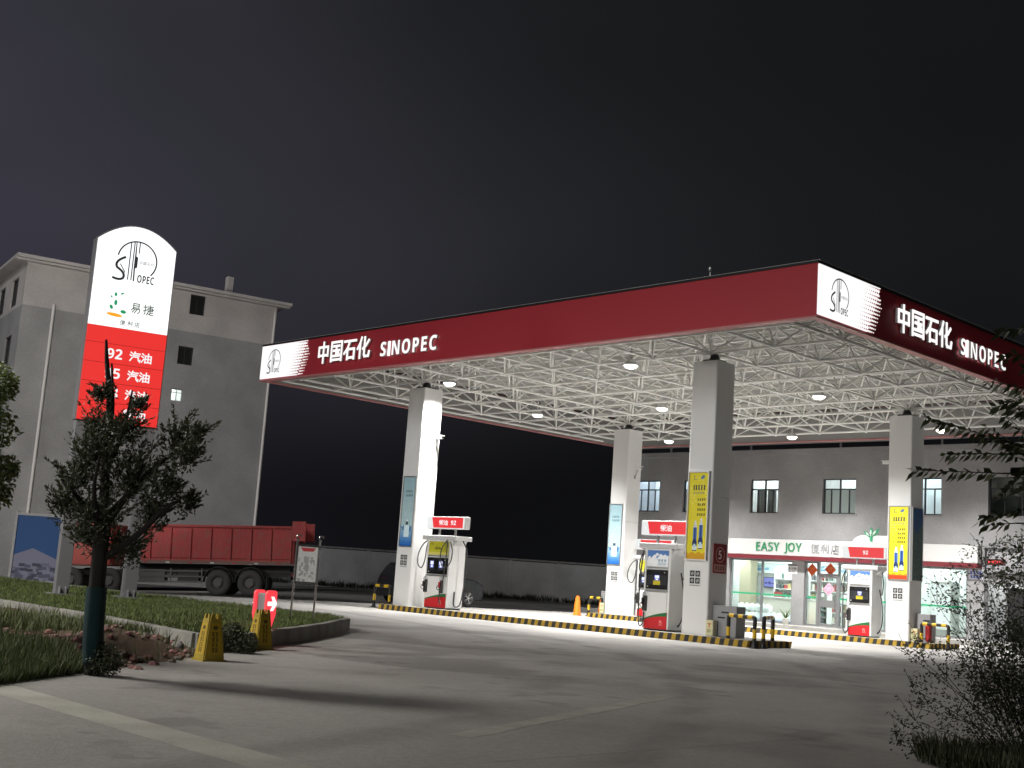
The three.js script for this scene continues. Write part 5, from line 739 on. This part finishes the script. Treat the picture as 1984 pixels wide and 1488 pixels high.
// ------------------------------------------------------------------ dark parked car beyond the first pump
{
  const t = thing('parked_car', 'dark car with alloy wheels half hidden behind the front left pump', 'car', [-22.62, groundY(-22.6, -11), -10.6], Math.PI / 2), paintC = std([0.02, 0.02, 0.024], 0.25);
  // local x runs away from the camera side, nose towards +x
  const s = new THREE.Shape(); [[-1.7, 0.42], [-1.75, 0.75], [-1.65, 1.0], [-1.45, 1.25], [-1.2, 1.45], [0.35, 1.48], [1.05, 1.05], [1.75, 0.95], [2.1, 0.8], [2.18, 0.5], [2.1, 0.28], [-1.65, 0.28]].forEach(([x, y], i) => (i ? s.lineTo(x, y) : s.moveTo(x, y)));
  part('body', new THREE.ExtrudeGeometry(s, { depth: 1.6, bevelEnabled: true, bevelSize: 0.05, bevelThickness: 0.07, bevelSegments: 3 }).translate(0, 0, -1.68), paintC, t);
  const q = new THREE.Shape(); [[-1.35, 1.04], [-1.1, 1.38], [0.3, 1.4], [0.85, 1.04]].forEach(([x, y], i) => (i ? q.lineTo(x, y) : q.moveTo(x, y))); part('side_glass', new THREE.ExtrudeGeometry(q, { depth: 0.01, bevelEnabled: false }).translate(0, 0, -0.005), std([0.03, 0.03, 0.035], 0.1), t);
  for (const x of [-1.05, 1.37]) for (const z of [-0.08, -1.6]) { part('wheel_arch', new THREE.CylinderGeometry(0.37, 0.37, 0.02, 24).rotateX(Math.PI / 2).translate(x, 0.33, z > -0.5 ? -0.006 : -1.76), M.black, t); const w = part('wheel', new THREE.TorusGeometry(0.245, 0.075, 10, 28).translate(x, 0.315, z + 0.05), M.rubber, t); const sp = []; for (let i = 0; i < 5; i++) for (const k of [-0.12, 0.12]) { const a = i * 1.2566 + k; sp.push(rod(V(x + 0.05 * Math.cos(a), 0.315 + 0.05 * Math.sin(a), z + 0.09), V(x + 0.215 * Math.cos(a + k * 0.6), 0.315 + 0.215 * Math.sin(a + k * 0.6), z + 0.1), 0.018, 6)); } part('rim', merge([...sp, new THREE.TorusGeometry(0.215, 0.014, 6, 24).translate(x, 0.315, z + 0.1), cyl(0.05, 0.05, 0.03, 12).rotateX(Math.PI / 2).translate(x, 0.315, z + 0.095)]), M.chrome, w); }
  for (const z of [-0.3, -1.35]) { part('headlight', rbox(0.12, 0.14, 0.34, 0.03, 2.1, 0.72, z), std([0.4, 0.4, 0.42], 0.15), t); part('tail_light', rbox(0.08, 0.16, 0.3, 0.03, -1.72, 0.82, z), std([0.08, 0.01, 0.01], 0.3), t); } part('door_handle', box(0.16, 0.03, 0.03, -0.5, 0.92, 0.02), M.chrome, t); part('wing_mirror', rbox(0.14, 0.11, 0.14, 0.03, 0.6, 1.06, 0.08), paintC, t);
}
// ------------------------------------------------------------------ perimeter wall
{
  const ax = -68, az = -29.5, bx = -30, bz = -60.6, L = Math.hypot(bx - ax, bz - az), t = thing('perimeter_wall', 'long pale grey boundary wall behind the station', 'wall', [ax, -0.36, az], -Math.atan2(bz - az, bx - ax)), n = 14, m = rough([0.66, 0.655, 0.66], 0.9, 0.2, 0.004);
  for (let i = 0; i < n; i++) part('wall_bay', uvm(span((i * L) / n, ((i + 1) * L) / n - 0.33, 0, 2.75, -0.1, 0.1).translate(0.16, 0, 0)), m, t); for (let i = 0; i <= n; i++) part('pier', uvm(span((i * L) / n - 0.16, (i * L) / n + 0.155, 0, 2.8, -0.108, 0.108)), m, t);
  for (let i = 0; i < n; i++) part('coping', uvm(span((i * L) / n + 0.002, ((i + 1) * L) / n - 0.002, 2.802, 2.92, -0.2, 0.2)), M.kerb, t);
}
// ------------------------------------------------------------------ apartment building
{
  const t = thing('apartment_building', 'tall grey apartment block with a paler top storey and overhanging roof', 'building', [-45.8, -0.4, -2.66], 1.37), L = 13.0, Dp = 11, yb = 13.05, yt = 15.25;   // local x along the front, to the right
  const low = rough([0.48, 0.475, 0.485], 0.9, 0.16, 0.005), hi = rough([0.74, 0.7, 0.69], 0.9, 0.16, 0.004);
  const shell = (y0, y1, m, name, holes) => {
    const s = new THREE.Shape(); s.moveTo(0, y0); s.lineTo(L, y0); s.lineTo(L, y1); s.lineTo(0, y1); s.lineTo(0, y0); for (const [x, y, w, h] of holes) { const p = new THREE.Path(); p.moveTo(x - w / 2, y); p.lineTo(x - w / 2, y + h); p.lineTo(x + w / 2, y + h); p.lineTo(x + w / 2, y); p.lineTo(x - w / 2, y); s.holes.push(p); }
    part(name, uvm(new THREE.ExtrudeGeometry(s, { depth: 0.25, bevelEnabled: false }).translate(0, 0, -0.25)), m, t); part(name, uvm(span(L - 0.25, L, y0, y1, -Dp, -0.251)), m, t); part(name, uvm(span(0, L, y0, y1, -Dp - 0.25, -Dp - 0.001)), m, t);
    const e = new THREE.Shape(); e.moveTo(0, y0); e.lineTo(Dp - 0.251, y0); e.lineTo(Dp - 0.251, y1); e.lineTo(0, y1); e.lineTo(0, y0); for (const y of [1.3, 4.3, 7.3, 10.3, 13.25]) if (y > y0 - 0.01 && y < y1 - 1) for (const x of [2.2, 5.4, 8.4]) { const p = new THREE.Path(); p.moveTo(x - 0.8, y); p.lineTo(x - 0.8, y + 1.45); p.lineTo(x + 0.8, y + 1.45); p.lineTo(x + 0.8, y); p.lineTo(x - 0.8, y); e.holes.push(p); }
    part(name, uvm(new THREE.ExtrudeGeometry(e, { depth: 0.25, bevelEnabled: false }).rotateY(Math.PI / 2).translate(0, 0, -0.251)), m, t);
  };
  shell(0, yb, low, 'wall', [[8.03, 9.35, 0.62, 0.66], [8.25, 11.3, 0.8, 0.95]]); shell(yb + 0.001, yt, hi, 'top_storey_wall', [[8.6, 14.0, 0.8, 1.05]]);
  part('storey_floor', uvm(span(0.26, L - 0.26, yb - 0.3, yb - 0.15, -Dp + 0.01, -0.26)), low, t); part('inner_wall', uvm(span(0.3, L - 0.3, 0, yt - 0.2, -2.2, -2.05)), low, t);
  part('roof', uvm(span(-0.6, L + 0.6, yt + 0.001, yt + 0.16, -Dp - 0.7, 0.6)), hi, t); part('eave', uvm(span(-0.6, L + 0.6, yt - 0.1, yt, 0.005, 0.35)), hi, t);
  part('chimney', uvm(rbox(0.35, 1.2, 0.35, 0.02, 10.6, yt + 0.76, -1.2)), hi, t); part('parapet', uvm(span(0.5, 3.4, yt + 0.161, yt + 0.8, -6, -3)), low, t);
  for (const x of [L - 0.12, 1.45]) part('downpipe', rod(V(x, 0.1, 0.1), V(x, yb + (x > 5 ? 1.9 : 0.2), 0.1), 0.075, 10), std([0.6, 0.58, 0.57], 0.6), t);
  const win = (x, y, w, h, lit) => { const q = new THREE.Group(); q.name = 'window'; q.position.set(x, y, -0.12); t.add(q); part('frame', merge([box(w, 0.05, 0.06, 0, 0.025, 0), box(w, 0.05, 0.06, 0, h - 0.025, 0), box(0.05, h - 0.1, 0.06, -w / 2 + 0.025, h / 2, 0), box(0.05, h - 0.1, 0.06, w / 2 - 0.025, h / 2, 0), box(0.035, h - 0.1, 0.05, 0, h / 2, 0), ...(lit ? [box(w - 0.1, 0.03, 0.04, 0, h * 0.7, 0.002)] : [])]), lit ? M.grey : M.dark, q); part('pane', box(w - 0.1, h - 0.1, 0.008, 0, h / 2, -0.02), lit ? M.glass : M.black, q); };
  win(8.03, 9.35, 0.62, 0.66, true); win(8.25, 11.3, 0.8, 0.95, false); win(8.6, 14.0, 0.8, 1.05, false);
  part('lit_ceiling', box(1.2, 0.03, 1.2, 8.03, 10.45, -1.1), lamp([0.95, 0.97, 1], 1), t); const l = new THREE.PointLight(lin(0.95, 0.97, 1), 5); l.position.set(8.03, 10.3, -1.1); l.castShadow = true; t.add(l);
  part('room', merge([span(6.8, 9.3, 8.6, 8.65, -2.04, -0.26), span(6.8, 6.85, 8.66, 10.46, -2.04, -0.26), span(9.25, 9.3, 8.66, 10.46, -2.04, -0.26), span(6.8, 9.3, 10.47, 10.52, -2.04, -0.26), span(6.86, 9.24, 8.66, 10.46, -2.04, -2.0)]), M.white, t);
  for (const y of [1.3, 4.3, 7.3, 10.3, 13.25]) for (const z of [2.2, 5.4, 8.4]) { const q = new THREE.Group(); q.name = 'window'; q.position.set(0.12, y, -0.251 - z); q.rotation.y = -Math.PI / 2; t.add(q); part('frame', merge([box(1.6, 0.06, 0.06, 0, 0.03, 0), box(1.6, 0.06, 0.06, 0, 1.42, 0), box(0.06, 1.33, 0.06, -0.77, 0.725, 0), box(0.06, 1.33, 0.06, 0.77, 0.725, 0), box(0.05, 1.33, 0.05, 0, 0.725, 0)]), M.dark, q); part('pane', box(1.48, 1.33, 0.01, 0, 0.725, -0.02), M.black, q); }
}

// ------------------------------------------------------------------ plants
const leafMat = (c, t = 0.25) => new THREE.MeshPhysicalMaterial({ color: lin(...c), roughness: 0.75, transmission: t, thickness: 0, side: THREE.DoubleSide, vertexColors: true });
function leaves(list) {                                                   // list: [point, length, width, tone]; one small folded blade each
  const n = list.length, pos = new Float32Array(n * 18), nor = new Float32Array(n * 18), col = new Float32Array(n * 18), a = V(0, 0, 0), b = V(0, 0, 0), c = V(0, 0, 0);
  list.forEach(([p, l, w, k, dir], i) => {
    a.copy(dir ?? V(rr(-1, 1), rr(-0.8, 0.5), rr(-1, 1))).normalize(); b.set(rr(-1, 1), rr(-1, 1), rr(-1, 1)).cross(a).normalize(); c.copy(a).cross(b);
    const v = [p, p.clone().addScaledVector(a, l * 0.45).addScaledVector(b, w / 2).addScaledVector(c, w * 0.15), p.clone().addScaledVector(a, l), p, p.clone().addScaledVector(a, l), p.clone().addScaledVector(a, l * 0.45).addScaledVector(b, -w / 2).addScaledVector(c, w * 0.15)];
    v.forEach((q, j) => { pos.set([q.x, q.y, q.z], i * 18 + j * 3); nor.set([-c.x, -c.y, -c.z], i * 18 + j * 3); col.set([k * (0.85 + 0.3 * ((i * 7) % 5) / 5), k, k * 0.9], i * 18 + j * 3); });
  });
  const g = new THREE.BufferGeometry(); g.setAttribute('position', new THREE.BufferAttribute(pos, 3)); g.setAttribute('normal', new THREE.BufferAttribute(nor, 3)); g.setAttribute('color', new THREE.BufferAttribute(col, 3)); return g;
}
const inBall = (x, y, r, zr = r) => { for (;;) { const a = rr(-1, 1), b = rr(-1, 1), c = rr(-1, 1); const d = a * a + b * b + c * c; if (d < 1 && rnd() < 0.35 + 0.65 * d) return V(x + a * r, y + b * r, c * zr); } };
const bark = rough([0.05, 0.042, 0.035], 0.95, 2, 0.01, 6);
{
  const t = thing('street_tree', 'small dark street tree with green wrapped trunk in front of the pylon', 'tree', [2.22, 0, 15.6], YAW);
  part('trunk', tube([[-0.03, 0, 0], [-0.06, 0.4, 0.01], [-0.08, 0.78, 0], [-0.08, 1.1, 0.02], [-0.1, 1.47, 0]], 0.075, 24, 12), bark, t);
  part('trunk_wrap', new THREE.TubeGeometry(new THREE.CatmullRomCurve3([V(-0.035, 0.12, 0), V(-0.06, 0.4, 0.01), V(-0.08, 0.8, 0)]), 30, 0.094, 16), std([0.006, 0.04, 0.042], 0.85, { bumpMap: repeatOf(grain, 6), bumpScale: 0.01 }), t);
  const limb = (pts, r0, r1) => { const cv = new THREE.CatmullRomCurve3(pts.map((p) => V(...p))), N = 12, out = []; for (let i = 0; i < N; i++) out.push(rod(cv.getPoint(i / N), cv.getPoint((i + 1.05) / N), r0 + ((r1 - r0) * i) / N, 7, r0 + ((r1 - r0) * (i + 1)) / N)); return part('limb', merge(out), bark, t); };
  limb([[-0.1, 1.45, 0], [-0.13, 2.05, 0.03], [-0.16, 2.55, 0.02], [-0.24, 2.95, 0], [-0.27, 3.16, 0]], 0.05, 0.012); limb([[-0.11, 2.2, 0.02], [-0.12, 2.55, 0.05], [-0.17, 2.92, 0.06]], 0.025, 0.01);
  limb([[-0.08, 1.05, 0], [0.26, 1.3, 0.1], [0.53, 1.58, 0.15], [0.66, 1.66, 0.18]], 0.04, 0.012); limb([[-0.1, 1.4, 0], [0.33, 1.99, -0.1], [0.69, 2.31, -0.15]], 0.04, 0.01); limb([[-0.1, 1.35, 0], [-0.3, 1.6, 0.1], [-0.48, 1.78, 0.15]], 0.035, 0.01); limb([[-0.12, 1.9, 0], [0.03, 2.3, 0.1], [0.07, 2.67, 0.1]], 0.03, 0.008); limb([[-0.1, 1.3, 0], [-0.1, 1.7, 0.35], [-0.05, 2.0, 0.45]], 0.03, 0.01); limb([[-0.1, 1.3, 0], [0.05, 1.8, -0.35], [0.1, 2.1, -0.45]], 0.03, 0.01);
  const C = [[-0.21, 2.6, 0.12], [-0.24, 2.29, 0.22], [0.06, 2.26, 0.2], [0.45, 2.24, 0.27], [0.65, 2.06, 0.18], [-0.38, 1.79, 0.23], [0.06, 1.82, 0.32], [0.46, 1.75, 0.2], [-0.39, 1.49, 0.2], [-0.09, 1.42, 0.27], [0.32, 1.49, 0.2], [0.09, 1.16, 0.22], [0.62, 1.64, 0.14], [-0.22, 1.24, 0.18], [0.07, 2.54, 0.1], [-0.19, 2.05, 0.28], [0.72, 2.28, 0.09]], L = [];
  const tw = [];
  for (const [x, y, r] of C) {
    const dz = (hash2((x * 100) | 0, (y * 100) | 0, 2) - 0.5) * 0.45, m = Math.round(60 + 3600 * r * r), n = Math.round(16 + 420 * r * r);
    for (let i = 0; i < m; i++) { const p = inBall(x, y, r * 0.85, r * 0.8 + 0.1); p.z += dz; L.push([p, rr(0.035, 0.065), rr(0.014, 0.024), rr(0.6, 1.2)]); }
    for (let i = 0; i < n; i++) {                                           // upswept shoots set with leaves
      const a = V(x + rr(-0.4, 0.4) * r, y + rr(-0.6, 0.2) * r, dz + rr(-0.5, 0.5) * r), d = V(rr(-0.7, 0.7) + (x + 0.1) * 0.9, rr(0.3, 1.1), rr(-0.7, 0.7)).normalize(), l = r * rr(0.7, 1.5), e = a.clone().addScaledVector(d, l);
      tw.push(rod(a, e, 0.003, 4, 0.001));
      for (let k = 0; k < 9 + l * 50; k++) L.push([a.clone().lerp(e, rr(0.1, 1.05)), rr(0.035, 0.07), rr(0.012, 0.022), rr(0.6, 1.2), d.clone().add(V(rr(-0.9, 0.9), rr(-0.7, 0.6), rr(-0.9, 0.9)))]);
    }
  }
  part('twigs', merge(tw), bark, t);
  const S = []; for (let i = 0; i < 900; i++) { const p = inBall(0.06, 0.13, 0.17, 0.17); if (p.y > 0.01) S.push([p, rr(0.03, 0.055), rr(0.014, 0.024), rr(0.6, 1.2)]); }
  part('crown', leaves(L), leafMat([0.06, 0.072, 0.032]), t); part('basal_shoots', leaves(S), leafMat([0.06, 0.075, 0.032]), t);
}
{
  const t = thing('roadside_tree', 'leafy bright green tree cut off by the left edge', 'tree', [-0.27, 0, 15.75], YAW);
  part('trunk', tube([[-0.3, 0, 0], [-0.28, 0.8, 0.02], [-0.25, 1.6, 0], [-0.2, 2.4, 0]], 0.05, 16, 10), bark, t);
  const L = []; for (const [x, y, r] of [[-0.16, 2.92, 0.22], [-0.06, 2.84, 0.15], [-0.06, 2.38, 0.22], [0.07, 1.97, 0.15], [-0.02, 1.82, 0.22], [-0.33, 2.53, 0.34], [-0.31, 1.97, 0.34], [0.03, 1.66, 0.13], [-0.6, 2.3, 0.4], [-0.55, 2.9, 0.3]]) for (let i = 0; i < 260 + 4200 * r * r; i++) L.push([inBall(x, y, r, r + 0.1), rr(0.05, 0.085), rr(0.024, 0.036), rr(0.6, 1.35)]);
  part('crown', leaves(L), leafMat([0.14, 0.175, 0.05], 0.6), t);
}
{
  const t = thing('roadside_shrub', 'dark straggly shrub filling the lower right corner', 'shrub', [9.37, 0, 11.42], YAW);
  const C = [[-0.2, 0.32, 0.44], [-0.1, 0.83, 0.36], [-0.36, 0.66, 0.3], [-0.51, 0.23, 0.4], [-0.22, 1.2, 0.3], [-0.42, 1.0, 0.22], [-0.6, 1.34, 0.26], [-0.75, 1.13, 0.18], [-0.1, 1.61, 0.24], [-0.55, 0.72, 0.22], [-0.79, 0.78, 0.16], [-1.0, 0.54, 0.14], [-0.88, 0.24, 0.24], [-1.13, 0.14, 0.15], [-0.36, 1.51, 0.2], [-0.63, 1.02, 0.2], [0.15, 0.4, 0.4], [-0.91, 1.24, 0.12], [-1.06, 0.82, 0.1], [0.2, 1.0, 0.4], [0.2, 1.6, 0.3]], L = [], tw = [];
  for (const [x, y, r] of C) {
    const dense = x > -0.38 ? 1 : x > -0.62 ? 0.4 : 0.13, k = Math.round((420 + 8000 * r * r) * dense * (y > 0.9 ? 0.9 : 2));
    for (let i = 0; i < k; i++) { const p = inBall(x, y, r * 1.15, r * 0.9); if (p.y > 0.01) L.push([p, rr(0.02, 0.04), rr(0.01, 0.018), rr(0.5, 1.3)]); }
    for (let i = 0; i < 3; i++) { const q = inBall(x, y, r * 1.3, r * 0.8); tw.push(rod(V(-0.1 + 0.3 * x * rnd(), 0, 0), V(x * 0.6 - 0.05, y * 0.55, q.z * 0.5), 0.0045, 5, 0.003), rod(V(x * 0.6 - 0.05, y * 0.55, q.z * 0.5), q, 0.003, 5, 0.0015)); for (let j = 0; j < 4; j++) { const e = q.clone().add(V(rr(-0.14, 0.08), rr(0.02, 0.18), rr(-0.08, 0.08))); tw.push(rod(q, e, 0.0025, 4, 0.0012)); for (let m = 0; m < 4; m++) L.push([q.clone().lerp(e, rr(0.3, 1)), rr(0.02, 0.036), rr(0.009, 0.015), rr(0.5, 1.2)]); } }
  }
  part('stems', merge(tw), bark, t); part('foliage', leaves(L), leafMat([0.06, 0.074, 0.03], 0.2), t);
}
{
  const t = thing('overhanging_tree', 'dark tree with drooping compound leaves reaching in from the right', 'tree', [10.77, 0, 14.42], YAW);
  part('trunk', tube([[0.3, 0, -0.1], [0.28, 0.9, -0.05], [0.22, 1.7, 0], [0.2, 2.6, 0], [0.25, 3.4, 0]], 0.06, 16, 10), bark, t);
  part('limb', tube([[0.22, 1.7, 0], [-0.1, 1.9, 0.02], [-0.46, 1.88, 0]], 0.022, 14, 8), bark, t); part('limb', tube([[0.2, 2.2, 0], [-0.1, 2.25, 0.05], [-0.4, 2.25, 0.02]], 0.018, 14, 8), bark, t);
  const S = [[[-0.46, 1.88], [-0.92, 1.87]], [[-0.44, 1.97], [-0.81, 1.95]], [[-0.38, 2.31], [-0.63, 2.33]], [[-0.38, 2.28], [-0.57, 2.21]], [[-0.42, 2.0], [-0.93, 2.13]], [[-0.38, 2.2], [-0.51, 2.19]], [[-0.38, 1.69], [-0.62, 1.62]], [[-0.38, 1.62], [-0.54, 1.6]], [[-0.39, 2.65], [-0.57, 2.6]], [[-0.38, 2.51], [-0.49, 2.5]], [[-0.38, 1.98], [-0.62, 2.1]], [[-0.39, 1.92], [-0.53, 1.75]], [[-0.2, 2.0], [-0.42, 2.2]], [[-0.2, 1.9], [-0.45, 1.78]], [[-0.15, 2.3], [-0.42, 2.42]], [[0, 2.4], [-0.3, 2.6]]], tw = [], L = [];
  S.forEach(([a, b], i) => { const z = rr(-0.15, 0.15), p = V(a[0], a[1], z), q = V(b[0], b[1], z + rr(-0.06, 0.06)), n = Math.max(6, Math.round(p.distanceTo(q) / 0.026)); tw.push(rod(V(0.2 - 0.4 * rnd(), a[1] + 0.02, 0), p, 0.006, 5, 0.004), rod(p, q, 0.003, 5, 0.0012)); for (let k = 1; k <= n; k++) for (const s of [-1, 1]) { const at = p.clone().lerp(q, k / n); L.push([at, rr(0.055, 0.085), rr(0.02, 0.03), rr(0.6, 1.3), V(-0.55 + rr(-0.2, 0.2), -0.35 + s * 0.35 + rr(-0.2, 0.2), s * 0.5 + rr(-0.3, 0.3))]); } });
  for (let i = 0; i < 420; i++) L.push([inBall(-0.2, 2.0, 0.26, 0.25), rr(0.05, 0.08), rr(0.02, 0.03), rr(0.7, 1.5)]);
  part('twigs', merge(tw), bark, t); part('crown', leaves(L), leafMat([0.06, 0.075, 0.03], 0.2), t);
}
// low dark bush in the gap of the kerb
{
  const t = thing('kerb_bush', 'low dark bush growing at the kerb corner between the yellow cones', 'bush', [-0.35, 0, 12.6], YAW), L = [];
  for (const [x, y, r] of [[0, 0.14, 0.2], [0.22, 0.12, 0.16], [-0.2, 0.16, 0.18], [0.05, 0.26, 0.12]]) for (let i = 0; i < 520; i++) { const p = inBall(x, y, r, r); if (p.y > 0.01) L.push([p, rr(0.03, 0.05), rr(0.015, 0.025), rr(0.5, 1.2)]); }
  part('stems', merge(Array.from({ length: 9 }, (_, i) => rod(V(0.03 * i - 0.12, 0, 0), V(0.06 * i - 0.24, 0.2, rr(-0.1, 0.1)), 0.006, 5))), bark, t); part('foliage', leaves(L), leafMat([0.06, 0.075, 0.03]), t);
}
// grass and weeds
function blades(name, label, n, where, lo, hi, c, w = 0.008) {
  const L = []; let guard = 0;
  while (L.length < n && guard++ < n * 30) { const q = where(); if (!q) continue; const h = rr(lo, hi) * (0.6 + 0.8 * vnoise(q.x * 1.7 + 50, q.z * 1.7 + 50, 4096, 5)); for (let k = 0; k < 3; k++) L.push([q.clone().add(V(rr(-0.02, 0.02), 0, rr(-0.02, 0.02))), h * rr(0.6, 1), w * rr(0.7, 1.3), rr(0.55, 1.4), V(rr(-0.5, 0.5), 1, rr(-0.5, 0.5))]); }
  const m = single(name, leaves(L), leafMat(c, 0.2), label, 'grass'); m.userData.kind = 'stuff'; return m;
}
const inside = (x, z) => { let o = false; for (let i = 0, j = VERGE.length - 1; i < VERGE.length; j = i++) { const [a, b] = VERGE[i], [c, d] = VERGE[j]; if (b > z !== d > z && x < ((c - a) * (z - b)) / (d - b) + a) o = !o; } return o; };
blades('verge_grass', 'short green grass covering the raised verge', 60000, () => { const x = -26 + 25.6 * Math.pow(rnd(), 0.55), z = rr(6.5, 12.9); return inside(x, z) && inside(x + 0.12, z) && inside(x, z + 0.12) ? V(x, 0.18, z) : null; }, 0.05, 0.11, [0.12, 0.155, 0.04], 0.011);
blades('roadside_weeds', 'tall pale green weeds along the dirt strip at the left', 24000, () => { const z = rr(12.9, 17), x = 3.1 - (17.0 - z) * 0.78 - rnd() * rnd() * 6; if (!inDirt(x, z)) return null; if (z < 15.5 && x > -1.6 && rnd() < 0.985) return null; return V(x, dirtY(x, z), z); }, 0.08, 0.24, [0.12, 0.145, 0.055], 0.011);
blades('corner_grass', 'dark rank grass round the shrub at the lower right', 9000, () => { const a = rnd() * 6.28, r = Math.sqrt(rnd()) * 1.0; return V(9.5 + r * Math.cos(a), 0, 11.8 + r * Math.sin(a) * 0.8); }, 0.1, 0.28, [0.06, 0.074, 0.03], 0.012);
blades('wall_weeds', 'dark weeds along the foot of the boundary wall', 6000, () => { const t = rnd(), x = -68 + 38 * t + 0.62 * 1.2 * rnd(), z = -29.5 - 31.1 * t + 0.785 * 1.6 * rnd(); return V(x, -0.36, z + 0.25); }, 0.25, 0.7, [0.035, 0.042, 0.02], 0.05);
// trees: two along the road behind the viewpoint that keep the street light off the right-hand side
function bigTree(name, label, x, z, y0, trunk, H, R, n, leaf, group, fork = 0.45) {
  const t = thing(name, label, 'tree', [x, y0, z], rr(0, 6), group), L = [], tw = [];
  part('trunk', merge([rod(V(0, 0, 0), V(0.05, H * fork * 0.5, 0.03), trunk, 10, trunk * 0.85), rod(V(0.05, H * fork * 0.49, 0.03), V(0, H * fork, 0), trunk * 0.85, 10, trunk * 0.7)]), bark, t);
  for (let i = 0; i < 16; i++) {
    const a = i * 2.4, e = rr(0.1, 1), q = V(Math.cos(a) * R * rr(0.35, 0.75) * (1.1 - e * 0.5), H * (fork + 0.08 + e * (0.86 - fork)), Math.sin(a) * R * rr(0.35, 0.75) * (1.1 - e * 0.5)), m = V(q.x * 0.4, H * fork + (q.y - H * fork) * 0.55, q.z * 0.4);
    tw.push(rod(V(0, H * fork * rr(0.85, 1), 0), m, trunk * 0.35, 6, trunk * 0.22), rod(m, q, trunk * 0.22, 6, trunk * 0.08));
    const r = R * rr(0.28, 0.45); for (let k = 0; k < n / 16; k++) { const p = inBall(0, 0, r, r); L.push([p.add(q), leaf * rr(0.8, 1.3), leaf * rr(0.4, 0.6), rr(0.7, 1.3)]); }
  }
  part('limbs', merge(tw), bark, t); part('crown', leaves(L), leafMat([0.06, 0.074, 0.03], 0.2), t);
}
bigTree('avenue_tree', 'large roadside tree behind the viewpoint, nearer the verge', 9.5, 29, 0, 0.2, 9, 3.9, 12000, 0.28, 'trees along the road');
bigTree('avenue_tree', 'large roadside tree behind the viewpoint, farther right', 12.8, 27, 0, 0.2, 9, 3.6, 12000, 0.28, 'trees along the road');

renderer.render(scene, camera);
